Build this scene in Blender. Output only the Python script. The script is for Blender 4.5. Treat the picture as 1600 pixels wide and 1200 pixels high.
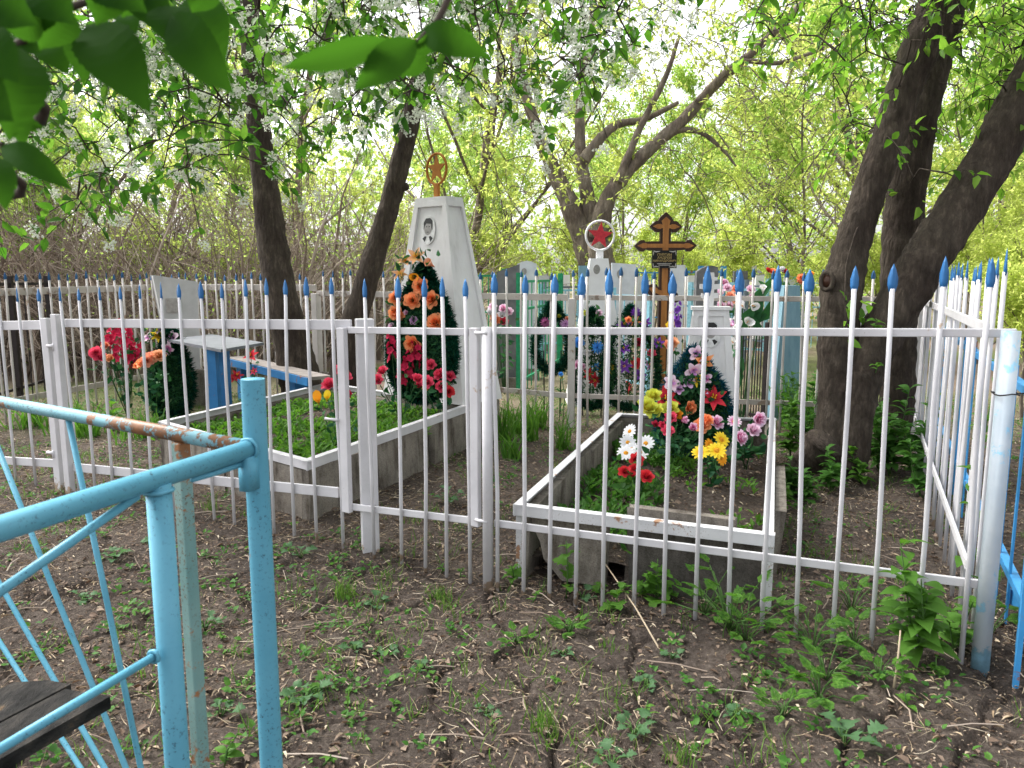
import bpy, math, random
import numpy as np
from mathutils import Vector, Matrix
from mathutils.geometry import tessellate_polygon

for o in list(bpy.data.objects):
    bpy.data.objects.remove(o)
scene = bpy.context.scene
COL = scene.collection
random.seed(7)
rng = np.random.default_rng(11)

# ------------------------------------------------------------------ camera
H = 1.4                      # eye height
F = 1186.0                   # focal length in photo pixels (1600 wide)
PITCH = math.atan(170.0 / F)
cam_d = bpy.data.cameras.new('camera')
cam = bpy.data.objects.new('camera', cam_d)
COL.objects.link(cam)
cam.location = (0, 0, H)
cam.rotation_euler = (math.pi / 2 - PITCH, 0, 0)
cam_d.sensor_width = 36
cam_d.lens = F / 1600 * 36
cam_d.clip_start = 0.02
cam_d.clip_end = 500
cam_d.dof.use_dof = True
cam_d.dof.focus_distance = 5.0
cam_d.dof.aperture_fstop = 8
scene.camera = cam

# ------------------------------------------------------------------ sky, sun, exposure
SUN_EL, SUN_AZ = math.radians(52), math.radians(-60)     # azimuth from +Y, clockwise
world = bpy.data.worlds.new('World')
scene.world = world
world.use_nodes = True
wn = world.node_tree
bg = wn.nodes['Background']
sky = wn.nodes.new('ShaderNodeTexSky')
sky.sky_type = 'NISHITA'
sky.sun_disc = False
sky.sun_elevation = SUN_EL
sky.sun_rotation = SUN_AZ
sky.dust_density = 4.0
hs = wn.nodes.new('ShaderNodeHueSaturation')
hs.inputs['Saturation'].default_value = 0.16
hs.inputs['Value'].default_value = 1.0
wn.links.new(sky.outputs[0], hs.inputs['Color'])
wn.links.new(hs.outputs[0], bg.inputs['Color'])
bg.inputs['Strength'].default_value = 0.15
sun_d = bpy.data.lights.new('sun', 'SUN')
sun_d.energy = 1.5
sun_d.angle = math.radians(18)
sun_d.color = (1.0, 0.96, 0.9)
sun = bpy.data.objects.new('sun', sun_d)
COL.objects.link(sun)
sd = Vector((math.sin(SUN_AZ) * math.cos(SUN_EL), math.cos(SUN_AZ) * math.cos(SUN_EL), math.sin(SUN_EL)))
sun.rotation_euler = sd.to_track_quat('Z', 'Y').to_euler()
sun.location = (0, 0, 20)
vs = scene.view_settings
vs.view_transform = 'Standard'
vs.look = 'None'
vs.gamma = 1
vs.exposure = 1.65
vs.use_curve_mapping = False
scene.render.resolution_x, scene.render.resolution_y = 1024, 768
scene.cycles.max_bounces = 6
scene.cycles.diffuse_bounces = 4
scene.cycles.glossy_bounces = 2
scene.cycles.transmission_bounces = 4

# ------------------------------------------------------------------ pixel helpers (photo pixels, 1600 x 1200)
CP, SP = math.cos(PITCH), math.sin(PITCH)
def ray(px, py):
    x, u = (px - 800) / F, -(py - 600) / F
    return Vector((x, CP + u * SP, -SP + u * CP))
def G(px, py, z=0.0):            # the point of height z seen at a pixel
    d = ray(px, py); t = (z - H) / d.z
    return Vector((0, 0, H)) + d * t
def D(px, py, Y):                # the point at depth Y seen at a pixel
    d = ray(px, py)
    return Vector((0, 0, H)) + d * (Y / d.y)
def hit(px, py, A, B):           # pixel on the upright plane through A and B
    d = ray(px, py)
    n = Vector((-(B[1] - A[1]), B[0] - A[0], 0))
    t = n.dot(Vector((A[0], A[1], 0)) - Vector((0, 0, 0))) / n.dot(d)
    return Vector((0, 0, H)) + d * t

# ------------------------------------------------------------------ mesh helpers
class Acc:
    def __init__(s): s.V = []; s.T = []; s.M = []; s.n = 0
    def add(s, V, T, m=0):
        V = np.asarray(V, float).reshape(-1, 3); T = np.asarray(T, int).reshape(-1, 3)
        s.V.append(V); s.T.append(T + s.n); s.M.append(np.full(len(T), m)); s.n += len(V)
        return s
    def mesh(s, name, mats, smooth=False):
        me = bpy.data.meshes.new(name)
        V = np.concatenate(s.V) if s.V else np.zeros((0, 3)); T = np.concatenate(s.T) if s.T else np.zeros((0, 3), int)
        me.from_pydata(V, [], T)
        if not isinstance(mats, (list, tuple)): mats = [mats]
        for m in mats: me.materials.append(m)
        if len(mats) > 1: me.polygons.foreach_set('material_index', np.concatenate(s.M).astype(np.int32))
        me.polygons.foreach_set('use_smooth', np.full(len(T), smooth))
        me.update()
        return me

def box(acc, c, ax, ay, az, hx, hy, hz, m=0):
    c, ax, ay, az = (np.array(v, float) for v in (c, ax, ay, az))
    V = [c + ax * hx * i + ay * hy * j + az * hz * k for i in (-1, 1) for j in (-1, 1) for k in (-1, 1)]
    T = [(0, 1, 3), (0, 3, 2), (4, 6, 7), (4, 7, 5), (0, 4, 5), (0, 5, 1), (2, 3, 7), (2, 7, 6), (0, 2, 6), (0, 6, 4), (1, 5, 7), (1, 7, 3)]
    return acc.add(V, T, m)
def bar(acc, a, b, w, h, up=(0, 0, 1), m=0):       # square bar from a to b
    a, b = Vector(a), Vector(b); d = (b - a); L = d.length; d.normalize()
    up = Vector(up); s = d.cross(up)
    if s.length < 1e-4: s = d.cross(Vector((1, 0, 0)))
    s.normalize(); u = s.cross(d)
    return box(acc, (a + b) / 2, d, s, u, L / 2, w / 2, h / 2, m)
def tube(acc, pts, rad, k=8, m=0, cap=True, closed=False, wob=0, seed=0):
    P = np.asarray([tuple(p) for p in pts], float); n = len(P)
    R = np.broadcast_to(np.asarray(rad, float), (n,)).copy()
    if closed: tan = np.roll(P, -1, 0) - np.roll(P, 1, 0)
    else: tan = np.gradient(P, axis=0)
    tan /= np.linalg.norm(tan, axis=1)[:, None] + 1e-9
    if closed:
        c_ = P - P.mean(0); ref = np.cross(c_[0], c_[n // 4]); ref = ref / (np.linalg.norm(ref) + 1e-9)
    else: ref = np.array([0, 0, 1.0]) if abs(tan[:, 2]).mean() < .8 else np.array([1.0, 0, 0])
    s = np.cross(tan, ref); s /= np.linalg.norm(s, axis=1)[:, None] + 1e-9
    u = np.cross(s, tan)
    a = np.arange(k) * 2 * math.pi / k
    rr = R[:, None] * np.ones((1, k))
    if wob:
        r2 = np.random.default_rng(seed)
        w1 = r2.normal(0, 1, (n, k)); w1 = (w1 + np.roll(w1, 1, 1) + np.roll(w1, 1, 0)) / 1.7
        rr = rr * (1 + wob * w1)
    V = P[:, None] + rr[..., None] * (np.cos(a)[None, :, None] * s[:, None] + np.sin(a)[None, :, None] * u[:, None])
    V = V.reshape(-1, 3)
    T = []
    nn = n if closed else n - 1
    i = np.arange(nn)[:, None]; j = np.arange(k)[None]
    a0 = i * k + j; a1 = i * k + (j + 1) % k; b0 = ((i + 1) % n) * k + j; b1 = ((i + 1) % n) * k + (j + 1) % k
    T = np.concatenate([np.stack([a0, a1, b1], -1).reshape(-1, 3), np.stack([a0, b1, b0], -1).reshape(-1, 3)])
    if cap and not closed:
        V = np.concatenate([V, P[:1], P[-1:]]); c0, c1 = n * k, n * k + 1
        jj = np.arange(k)
        T = np.concatenate([T, np.stack([np.full(k, c0), (jj + 1) % k, jj], -1), np.stack([np.full(k, c1), (n - 1) * k + jj, (n - 1) * k + (jj + 1) % k], -1)])
    return acc.add(V, T, m)
def prism(acc, o, u, v, n, poly, th, m=0):         # flat outline given in u,v, thickness th along n
    o, u, v, n = (Vector(x) for x in (o, u, v, n))
    tri = tessellate_polygon([[Vector((p[0], p[1], 0)) for p in poly]])
    k = len(poly)
    V = [o + u * p[0] + v * p[1] for p in poly] + [o + u * p[0] + v * p[1] + n * th for p in poly]
    T = [(a, b, c) for a, b, c in tri] + [(c + k, b + k, a + k) for a, b, c in tri]
    for i in range(k):
        j = (i + 1) % k
        T += [(i, j, j + k), (i, j + k, i + k)]
    return acc.add([tuple(p) for p in V], T, m)
def ellipse(rx, rz, n=20, cx=0, cz=0):
    return [(cx + rx * math.cos(2 * math.pi * i / n), cz + rz * math.sin(2 * math.pi * i / n)) for i in range(n)]

def setp(o, label=None, cat=None, group=None, kind=None):
    if label: o['label'] = label
    if cat: o['category'] = cat
    if group: o['group'] = group
    if kind: o['kind'] = kind
    return o
def thing(name, label, cat, loc=(0, 0, 0), group=None):
    o = bpy.data.objects.new(name, None); COL.objects.link(o)
    o.location = loc; o.empty_display_size = .05
    return setp(o, label, cat, group)
def put(name, me, parent=None):                    # mesh given in world coordinates
    o = bpy.data.objects.new(name, me); COL.objects.link(o)
    if parent is not None:
        o.parent = parent
        if parent.type == 'EMPTY': o.matrix_parent_inverse = Matrix.Translation(-Vector(parent.location))
    return o
def put_local(name, me, parent, mat):              # shared mesh placed by a matrix in world coordinates
    o = bpy.data.objects.new(name, me); COL.objects.link(o)
    o.parent = parent
    if parent.type == 'EMPTY': o.matrix_parent_inverse = Matrix.Translation(-Vector(parent.location))
    o.matrix_basis = mat
    return o
def frame(loc, zdir, scale=1.0, roll=0.0):
    z = Vector(zdir).normalized(); q = z.to_track_quat('Z', 'Y')
    return Matrix.Translation(Vector(loc)) @ q.to_matrix().to_4x4() @ Matrix.Rotation(roll, 4, 'Z') @ Matrix.Scale(scale, 4)
def copy_tree(root, loc, rz=0, scale=1.0, label=None, group=None):
    r = root.copy(); COL.objects.link(r); r.location = loc; r.rotation_euler = (0, 0, rz); r.scale = (scale,) * 3
    if label: r['label'] = label
    if group: r['group'] = group
    for ch in list(root.children):
        c = ch.copy(); COL.objects.link(c); c.parent = r
        for g in list(ch.children):
            d = g.copy(); COL.objects.link(d); d.parent = c
    return r

# ------------------------------------------------------------------ materials
def nodes(name):
    m = bpy.data.materials.new(name); m.use_nodes = True
    nt = m.node_tree; b = nt.nodes['Principled BSDF']
    return m, nt, b
def N(nt, t, **kw):
    n = nt.nodes.new(t)
    for k, v in kw.items():
        if k in n.inputs: n.inputs[k].default_value = v
        else: setattr(n, k, v)
    return n
def ramp(nt, stops):
    r = nt.nodes.new('ShaderNodeValToRGB'); e = r.color_ramp.elements
    while len(e) < len(stops): e.new(.5)
    for el, (p, c) in zip(e, stops):
        el.position = p; el.color = (c[0], c[1], c[2], 1) if not isinstance(c, (int, float)) else (c, c, c, 1)
    return r
def surf(name, stops, scale=6.0, rough=.7, bump=.2, bscale=40.0, stretch=(1, 1, 1), detail=6.0, bdist=.01, spec=.3):
    m, nt, b = nodes(name); L = nt.links
    tc = N(nt, 'ShaderNodeTexCoord'); mp = N(nt, 'ShaderNodeMapping'); mp.inputs['Scale'].default_value = stretch
    L.new(tc.outputs['Object'], mp.inputs['Vector'])
    n1 = N(nt, 'ShaderNodeTexNoise', Scale=scale, Detail=detail, Roughness=.65)
    L.new(mp.outputs[0], n1.inputs['Vector'])
    r = ramp(nt, stops); L.new(n1.outputs['Fac'], r.inputs['Fac']); L.new(r.outputs['Color'], b.inputs['Base Color'])
    n2 = N(nt, 'ShaderNodeTexNoise', Scale=bscale, Detail=5.0, Roughness=.7); L.new(mp.outputs[0], n2.inputs['Vector'])
    bp = N(nt, 'ShaderNodeBump', Strength=bump, Distance=bdist); L.new(n2.outputs['Fac'], bp.inputs['Height']); L.new(bp.outputs[0], b.inputs['Normal'])
    b.inputs['Roughness'].default_value = rough
    b.inputs['Specular IOR Level'].default_value = spec
    return m
def painted(name, c1, c2, rust=(.13, .055, .025), amount=.35, scale=14.0, rough=.45, speck=None, speck_amt=.3, zrust=None):
    """paint that varies a little, worn through to rust in patches and specks"""
    m, nt, b = nodes(name); L = nt.links
    tc = N(nt, 'ShaderNodeTexCoord')
    n0 = N(nt, 'ShaderNodeTexNoise', Scale=5.0, Detail=5.0, Roughness=.6); L.new(tc.outputs['Object'], n0.inputs['Vector'])
    r0 = ramp(nt, [(.3, c1), (.7, c2)]); L.new(n0.outputs['Fac'], r0.inputs['Fac'])
    n1 = N(nt, 'ShaderNodeTexNoise', Scale=scale, Detail=8.0, Roughness=.7); L.new(tc.outputs['Object'], n1.inputs['Vector'])
    n2 = N(nt, 'ShaderNodeTexNoise', Scale=2.3, Detail=2.0); L.new(tc.outputs['Object'], n2.inputs['Vector'])
    ad = N(nt, 'ShaderNodeMath', operation='MULTIPLY_ADD'); L.new(n2.outputs['Fac'], ad.inputs[0]); ad.inputs[1].default_value = .6; L.new(n1.outputs['Fac'], ad.inputs[2])
    src = ad.outputs[0]
    if zrust is not None:            # more wear towards the soil
        sx = N(nt, 'ShaderNodeSeparateXYZ'); L.new(tc.outputs['Object'], sx.inputs[0])
        mr = N(nt, 'ShaderNodeMapRange'); L.new(sx.outputs['Z'], mr.inputs['Value'])
        mr.inputs['From Min'].default_value = zrust; mr.inputs['From Max'].default_value = 0.0; mr.inputs['To Max'].default_value = .25
        a2 = N(nt, 'ShaderNodeMath', operation='ADD'); L.new(src, a2.inputs[0]); L.new(mr.outputs[0], a2.inputs[1]); src = a2.outputs[0]
    t = 1.13 - amount * .6
    r1 = ramp(nt, [((t - .03) * .75, 0.0), ((t + .02) * .75, 1.0)])
    mm = N(nt, 'ShaderNodeMath', operation='MULTIPLY'); L.new(src, mm.inputs[0]); mm.inputs[1].default_value = .75
    L.new(mm.outputs[0], r1.inputs['Fac'])
    rr = ramp(nt, [(.35, rust), (.65, tuple(x * 2.0 for x in rust))]); L.new(n1.outputs['Fac'], rr.inputs['Fac'])
    mx = N(nt, 'ShaderNodeMix', data_type='RGBA'); L.new(r1.outputs['Color'], mx.inputs['Factor']); L.new(r0.outputs['Color'], mx.inputs['A']); L.new(rr.outputs['Color'], mx.inputs['B'])
    col = mx.outputs['Result']
    if speck:
        n3 = N(nt, 'ShaderNodeTexNoise', Scale=130.0, Detail=4.0, Roughness=.75); L.new(tc.outputs['Object'], n3.inputs['Vector'])
        r3 = ramp(nt, [(.66 - .1 * speck_amt, 0.0), (.70 - .1 * speck_amt, 1.0)]); L.new(n3.outputs['Fac'], r3.inputs['Fac'])
        n4 = N(nt, 'ShaderNodeTexNoise', Scale=7.0, Detail=3.0); L.new(tc.outputs['Object'], n4.inputs['Vector']); r4 = ramp(nt, [(.42, .08), (.62, 1.0)]); L.new(n4.outputs['Fac'], r4.inputs['Fac'])
        mk = N(nt, 'ShaderNodeMath', operation='MULTIPLY'); L.new(r3.outputs['Color'], mk.inputs[0]); L.new(r4.outputs['Color'], mk.inputs[1])
        m2 = N(nt, 'ShaderNodeMix', data_type='RGBA'); L.new(mk.outputs[0], m2.inputs['Factor']); L.new(col, m2.inputs['A']); m2.inputs['B'].default_value = (*speck, 1)
        col = m2.outputs['Result']
    L.new(col, b.inputs['Base Color'])
    bp = N(nt, 'ShaderNodeBump', Strength=.25, Distance=.004); L.new(n1.outputs['Fac'], bp.inputs['Height']); L.new(bp.outputs[0], b.inputs['Normal'])
    b.inputs['Roughness'].default_value = rough; b.inputs['Specular IOR Level'].default_value = .3
    return m
def leafmat(name, cols, trans, tmix=.45, rough=.5, veins=False):
    """leaf: a colour of its own for every leaf, light shining through"""
    m, nt, b = nodes(name); L = nt.links
    g = N(nt, 'ShaderNodeNewGeometry')
    n = len(cols)
    r = ramp(nt, [(i / max(1, n - 1), c) for i, c in enumerate(cols)]); L.new(g.outputs['Random Per Island'], r.inputs['Fac'])
    L.new(r.outputs['Color'], b.inputs['Base Color']); b.inputs['Roughness'].default_value = rough; b.inputs['Specular IOR Level'].default_value = .12
    rt = ramp(nt, [(i / max(1, len(trans) - 1), c) for i, c in enumerate(trans)]); L.new(g.outputs['Random Per Island'], rt.inputs['Fac'])
    tr = N(nt, 'ShaderNodeBsdfTranslucent'); L.new(rt.outputs['Color'], tr.inputs['Color'])
    mx = N(nt, 'ShaderNodeMixShader'); mx.inputs[0].default_value = tmix
    L.new(b.outputs[0], mx.inputs[1]); L.new(tr.outputs[0], mx.inputs[2])
    L.new(mx.outputs[0], nt.nodes['Material Output'].inputs['Surface'])
    return m
def flat(name, c, rough=.6, tr=0.0):
    m, nt, b = nodes(name); L = nt.links
    tc = N(nt, 'ShaderNodeTexCoord'); n1 = N(nt, 'ShaderNodeTexNoise', Scale=30.0, Detail=4.0); L.new(tc.outputs['Object'], n1.inputs['Vector'])
    r = ramp(nt, [(.3, tuple(x * .75 for x in c)), (.7, tuple(min(1, x * 1.15) for x in c))]); L.new(n1.outputs['Fac'], r.inputs['Fac']); L.new(r.outputs['Color'], b.inputs['Base Color'])
    b.inputs['Roughness'].default_value = rough; b.inputs['Specular IOR Level'].default_value = .25
    if tr:
        t = N(nt, 'ShaderNodeBsdfTranslucent', Color=(*c, 1)); mx = N(nt, 'ShaderNodeMixShader'); mx.inputs[0].default_value = tr
        L.new(b.outputs[0], mx.inputs[1]); L.new(t.outputs[0], mx.inputs[2]); L.new(mx.outputs[0], nt.nodes['Material Output'].inputs['Surface'])
    return m

M = {}
M['white'] = painted('white_fence_paint', (.5, .49, .51), (.62, .61, .635), rust=(.2, .15, .11), amount=.14, zrust=.12, speck=(.3, .28, .26), speck_amt=.2)
M['oldwhite'] = painted('weathered_white_paint', (.44, .41, .39), (.6, .57, .55), rust=(.16, .12, .09), amount=.25)
M['rail_old'] = painted('weathered_rail_paint', (.36, .33, .30), (.5, .46, .43), rust=(.13, .1, .08), amount=.35)
M['tipblue'] = painted('tip_blue_paint', (.02, .115, .3), (.035, .16, .38), rust=(.02, .06, .12), amount=.1)
M['tipdark'] = painted('old_tip_blue_paint', (.015, .07, .18), (.03, .12, .26), rust=(.02, .04, .06), amount=.2)
M['pipe'] = painted('pale_blue_pipe_paint', (.085, .3, .42), (.13, .37, .49), amount=.14, speck=(.04, .1, .14), speck_amt=.75, scale=18)
M['pipe_rusty'] = painted('rusty_blue_pipe_paint', (.12, .31, .38), (.2, .38, .43), rust=(.12, .055, .025), amount=.47, speck=(.04, .06, .07), speck_amt=.9, scale=26)
M['pipe_worn'] = painted('worn_green_blue_paint', (.14, .27, .26), (.22, .34, .32), rust=(.16, .07, .03), amount=.36, speck=(.12, .06, .03), speck_amt=.9, scale=20)
M['blueframe'] = painted('bright_blue_paint', (.03, .22, .5), (.06, .3, .62), amount=.25, speck=(.02, .05, .1), speck_amt=.5)
M['benchblue'] = painted('bench_blue_paint', (.02, .13, .33), (.04, .2, .45), amount=.2)
M['cornerpost'] = painted('white_over_blue_paint', (.4, .47, .53), (.56, .6, .63), rust=(.14, .26, .34), amount=.36, scale=14, zrust=.15)
def concrete(name, c, dark, k=1.0):
    """cast concrete: large stains, vertical runs, fine grit and pits"""
    m, nt, b = nodes(name); L = nt.links; tc = N(nt, 'ShaderNodeTexCoord'); mp = N(nt, 'ShaderNodeMapping'); mp.inputs['Scale'].default_value = (1, 1, .22); L.new(tc.outputs['Object'], mp.inputs['Vector'])
    n1 = N(nt, 'ShaderNodeTexNoise', Scale=3.0, Detail=6.0, Roughness=.7); L.new(tc.outputs['Object'], n1.inputs['Vector'])
    n2 = N(nt, 'ShaderNodeTexNoise', Scale=16.0, Detail=5.0, Roughness=.6); L.new(mp.outputs[0], n2.inputs['Vector'])
    n3 = N(nt, 'ShaderNodeTexNoise', Scale=120.0, Detail=6.0, Roughness=.8); L.new(tc.outputs['Object'], n3.inputs['Vector'])
    r1 = ramp(nt, [(.32, dark), (.5, c), (.7, tuple(x * 1.3 for x in c))]); L.new(n1.outputs['Fac'], r1.inputs['Fac'])
    r2 = ramp(nt, [(.32, (.5, .47, .44)), (.5, (1, 1, 1)), (.72, (1.1, 1.08, 1.05))]); L.new(n2.outputs['Fac'], r2.inputs['Fac'])
    r3 = ramp(nt, [(.35, (.62, .6, .58)), (.5, (1, 1, 1)), (.66, (1.2, 1.2, 1.2))]); L.new(n3.outputs['Fac'], r3.inputs['Fac'])
    x1 = N(nt, 'ShaderNodeMix', data_type='RGBA', blend_type='MULTIPLY'); x1.inputs['Factor'].default_value = 1; L.new(r1.outputs['Color'], x1.inputs['A']); L.new(r2.outputs['Color'], x1.inputs['B'])
    x2 = N(nt, 'ShaderNodeMix', data_type='RGBA', blend_type='MULTIPLY'); x2.inputs['Factor'].default_value = 1; L.new(x1.outputs['Result'], x2.inputs['A']); L.new(r3.outputs['Color'], x2.inputs['B'])
    L.new(x2.outputs['Result'], b.inputs['Base Color']); b.inputs['Roughness'].default_value = .95; b.inputs['Specular IOR Level'].default_value = .15
    ad = N(nt, 'ShaderNodeMath', operation='ADD'); L.new(n1.outputs['Fac'], ad.inputs[0]); L.new(n3.outputs['Fac'], ad.inputs[1])
    bp = N(nt, 'ShaderNodeBump', Strength=.8, Distance=.012); L.new(ad.outputs[0], bp.inputs['Height']); L.new(bp.outputs[0], b.inputs['Normal'])
    return m
M['concrete'] = concrete('kerb_concrete', (.25, .225, .195), (.12, .1, .085))
M['concrete_d'] = concrete('damp_shaded_concrete', (.11, .1, .09), (.04, .037, .033))  # damp concrete, darkened further with the rim's shadow put into its colour
M['plaster'] = surf('white_washed_stone', [(.25, (.46, .45, .45)), (.45, (.64, .63, .635)), (.75, (.74, .74, .755))], scale=5, rough=.8, bump=.3, bscale=60, stretch=(1, 1, .35), detail=10)
M['bright'] = surf('bright_white_paint', [(.3, (.74, .74, .76)), (.7, (.85, .85, .87))], scale=4, rough=.6, bump=.08)
M['greyslab'] = surf('grey_slab', [(.3, (.46, .46, .46)), (.7, (.6, .6, .6))], scale=6, rough=.6, bump=.1)
M['darkstone'] = surf('dark_stone', [(.3, (.1, .1, .11)), (.7, (.19, .19, .2))], scale=8, rough=.5, bump=.1)
M['bluestone'] = surf('blue_grey_paint', [(.3, (.13, .25, .32)), (.7, (.22, .36, .44))], scale=6, rough=.6, bump=.15, stretch=(4, 4, .6))
M['palestone'] = surf('pale_stone', [(.3, (.5, .52, .56)), (.7, (.66, .68, .72))], scale=6, rough=.6, bump=.1)
M['rust'] = surf('rust_gold_paint', [(.3, (.3, .11, .015)), (.7, (.46, .19, .03))], scale=12, rough=.7, bump=.2)
M['red'] = flat('red_paint', (.62, .04, .06), .5)
M['wood_l'] = surf('varnished_wood', [(.3, (.3, .11, .03)), (.7, (.5, .22, .06))], scale=5, rough=.35, bump=.1, stretch=(6, 6, 1))
M['wood_d'] = surf('dark_burnt_wood', [(.3, (.03, .014, .01)), (.7, (.07, .03, .018))], scale=6, rough=.4, bump=.1)
M['plank'] = surf('old_dark_plank', [(.28, (.009, .009, .009)), (.48, (.026, .025, .024)), (.62, (.05, .045, .04)), (.74, (.14, .09, .05))], scale=9, rough=.95, bump=1.0, bscale=30, stretch=(2.5, 1, 2.5), detail=10, spec=.1)
M['black'] = flat('black_plate', (.012, .011, .011), .3)
M['gold'] = flat('gold_lettering', (.5, .36, .14), .4)
M['iron'] = flat('dark_iron', (.025, .02, .02), .6)
M['greenpaint'] = flat('green_fence_paint', (.02, .26, .12), .5)
M['tealpaint'] = flat('pale_blue_fence_paint', (.25, .5, .6), .5)
M['greyrail'] = flat('grey_fence_paint', (.2, .24, .3), .5)
M['tabletop'] = surf('grey_table_top', [(.3, (.11, .12, .135)), (.7, (.17, .18, .2))], scale=5, rough=.6)
M['benchtop'] = surf('bench_board', [(.3, (.16, .14, .13)), (.7, (.28, .25, .23))], scale=6, rough=.8, stretch=(1, 1, 1))
def bark(name, c, k=1.0):
    m, nt, b = nodes(name); L = nt.links
    tc = N(nt, 'ShaderNodeTexCoord'); mp = N(nt, 'ShaderNodeMapping'); mp.inputs['Scale'].default_value = (1, 1, .3); L.new(tc.outputs['Object'], mp.inputs['Vector'])
    n1 = N(nt, 'ShaderNodeTexNoise', Scale=22.0 * k, Detail=9.0, Roughness=.75); L.new(mp.outputs[0], n1.inputs['Vector'])
    n2 = N(nt, 'ShaderNodeTexNoise', Scale=2.6, Detail=4.0); L.new(tc.outputs['Object'], n2.inputs['Vector'])
    r = ramp(nt, [(.3, tuple(x * .4 for x in c)), (.55, c), (.72, tuple(x * 2.1 for x in c))]); L.new(n1.outputs['Fac'], r.inputs['Fac'])
    r2 = ramp(nt, [(.35, (.75, .7, .68)), (.68, (1.35, 1.36, 1.28))]); L.new(n2.outputs['Fac'], r2.inputs['Fac'])
    mx = N(nt, 'ShaderNodeMix', data_type='RGBA', blend_type='MULTIPLY'); mx.inputs['Factor'].default_value = 1
    L.new(r.outputs['Color'], mx.inputs['A']); L.new(r2.outputs['Color'], mx.inputs['B']); L.new(mx.outputs['Result'], b.inputs['Base Color'])
    v = N(nt, 'ShaderNodeTexVoronoi', Scale=26.0 * k, feature='DISTANCE_TO_EDGE'); L.new(mp.outputs[0], v.inputs['Vector'])
    ad = N(nt, 'ShaderNodeMath', operation='ADD'); L.new(n1.outputs['Fac'], ad.inputs[0]); L.new(v.outputs['Distance'], ad.inputs[1])
    bp = N(nt, 'ShaderNodeBump', Strength=.9, Distance=.02); L.new(ad.outputs[0], bp.inputs['Height']); L.new(bp.outputs[0], b.inputs['Normal'])
    b.inputs['Roughness'].default_value = .9; b.inputs['Specular IOR Level'].default_value = .15
    return m
M['bark'] = bark('dark_bark', (.062, .05, .042))
M['bark_l'] = bark('grey_brown_bark', (.19, .16, .135), .6)
M['twig'] = leafmat('dry_twig', [(.1, .075, .06), (.22, .17, .135), (.32, .26, .21), (.45, .38, .32)], [(.1, .1, .1), (.1, .1, .1)], 0.0, .9)
M['twig_d'] = flat('dark_twig', (.06, .045, .036), .9)
M['leaf_cherry'] = leafmat('bird_cherry_leaf', [(.02, .07, .012), (.045, .12, .018), (.08, .18, .03)], [(.06, .22, .015), (.13, .36, .025), (.24, .48, .05)], .42)
M['leaf_near'] = leafmat('near_leaf', [(.010, .036, .006), (.018, .055, .009)], [(.03, .12, .006), (.09, .26, .018)], .4, .8)
M['leaf_near'].node_tree.nodes['Principled BSDF'].inputs['Specular IOR Level'].default_value = .02
M['leaf_right'] = leafmat('right_tree_leaf', [(.05, .13, .02), (.1, .22, .03), (.15, .28, .04)], [(.16, .4, .03), (.28, .56, .05), (.4, .65, .08)], .5)
M['leaf_back'] = leafmat('spring_leaf', [(.19, .25, .05), (.25, .32, .065), (.33, .38, .09)], [(.62, .74, .16), (.72, .84, .2), (.84, .9, .28)], .6)
M['leaf_back2'] = leafmat('green_spring_leaf', [(.11, .2, .04), (.17, .27, .05), (.24, .33, .07)], [(.38, .6, .1), (.52, .74, .15), (.66, .8, .2)], .58)
M['leaf_weed'] = leafmat('weed_leaf', [(.03, .09, .02), (.05, .14, .025), (.08, .18, .03)], [(.08, .24, .03), (.14, .36, .04)], .3)
M['leaf_bright'] = leafmat('bright_weed_leaf', [(.04, .12, .018), (.07, .17, .025), (.1, .21, .035)], [(.12, .34, .025), (.2, .44, .04)], .33)
M['leaf_grey'] = leafmat('grey_green_leaf', [(.05, .11, .05), (.08, .16, .07)], [(.1, .22, .08), (.14, .3, .1)], .3)
M['blossom'] = leafmat('white_blossom', [(.62, .66, .55), (.75, .77, .7), (.82, .83, .78)], [(.6, .65, .5), (.7, .72, .62)], .3)
M['grass'] = leafmat('grass_blade', [(.05, .12, .02), (.09, .19, .03), (.17, .22, .06)], [(.1, .25, .03), (.2, .36, .05)], .3)
M['litter'] = leafmat('dry_leaf', [(.06, .042, .032), (.12, .083, .06), (.18, .13, .1), (.25, .19, .145), (.1, .07, .052)], [(.2, .1, .05), (.25, .15, .08)], .12, .8)
M['crumb'] = leafmat('leaf_crumb', [(.04, .03, .025), (.09, .06, .045), (.16, .11, .08), (.32, .25, .19), (.07, .05, .04)], [(.1, .07, .05), (.1, .07, .05)], .05, .9)
M['straw'] = leafmat('pale_straw', [(.3, .22, .14), (.45, .36, .25), (.55, .48, .37)], [(.3, .22, .15), (.4, .3, .2)], .1, .8)
M['fakeleaf'] = leafmat('artificial_leaf', [(.01, .05, .025), (.03, .12, .05), (.06, .18, .06)], [(.02, .1, .02), (.05, .2, .04)], .2)
M['tinsel'] = leafmat('dark_green_tinsel', [(.002, .03, .018), (.004, .06, .035), (.01, .1, .06)], [(.005, .06, .03), (.01, .1, .05)], .15, .35)
M['tealtinsel'] = leafmat('teal_ribbon', [(.004, .05, .09), (.01, .09, .14), (.02, .14, .2)], [(.01, .08, .12), (.01, .12, .16)], .15, .35)

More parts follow.
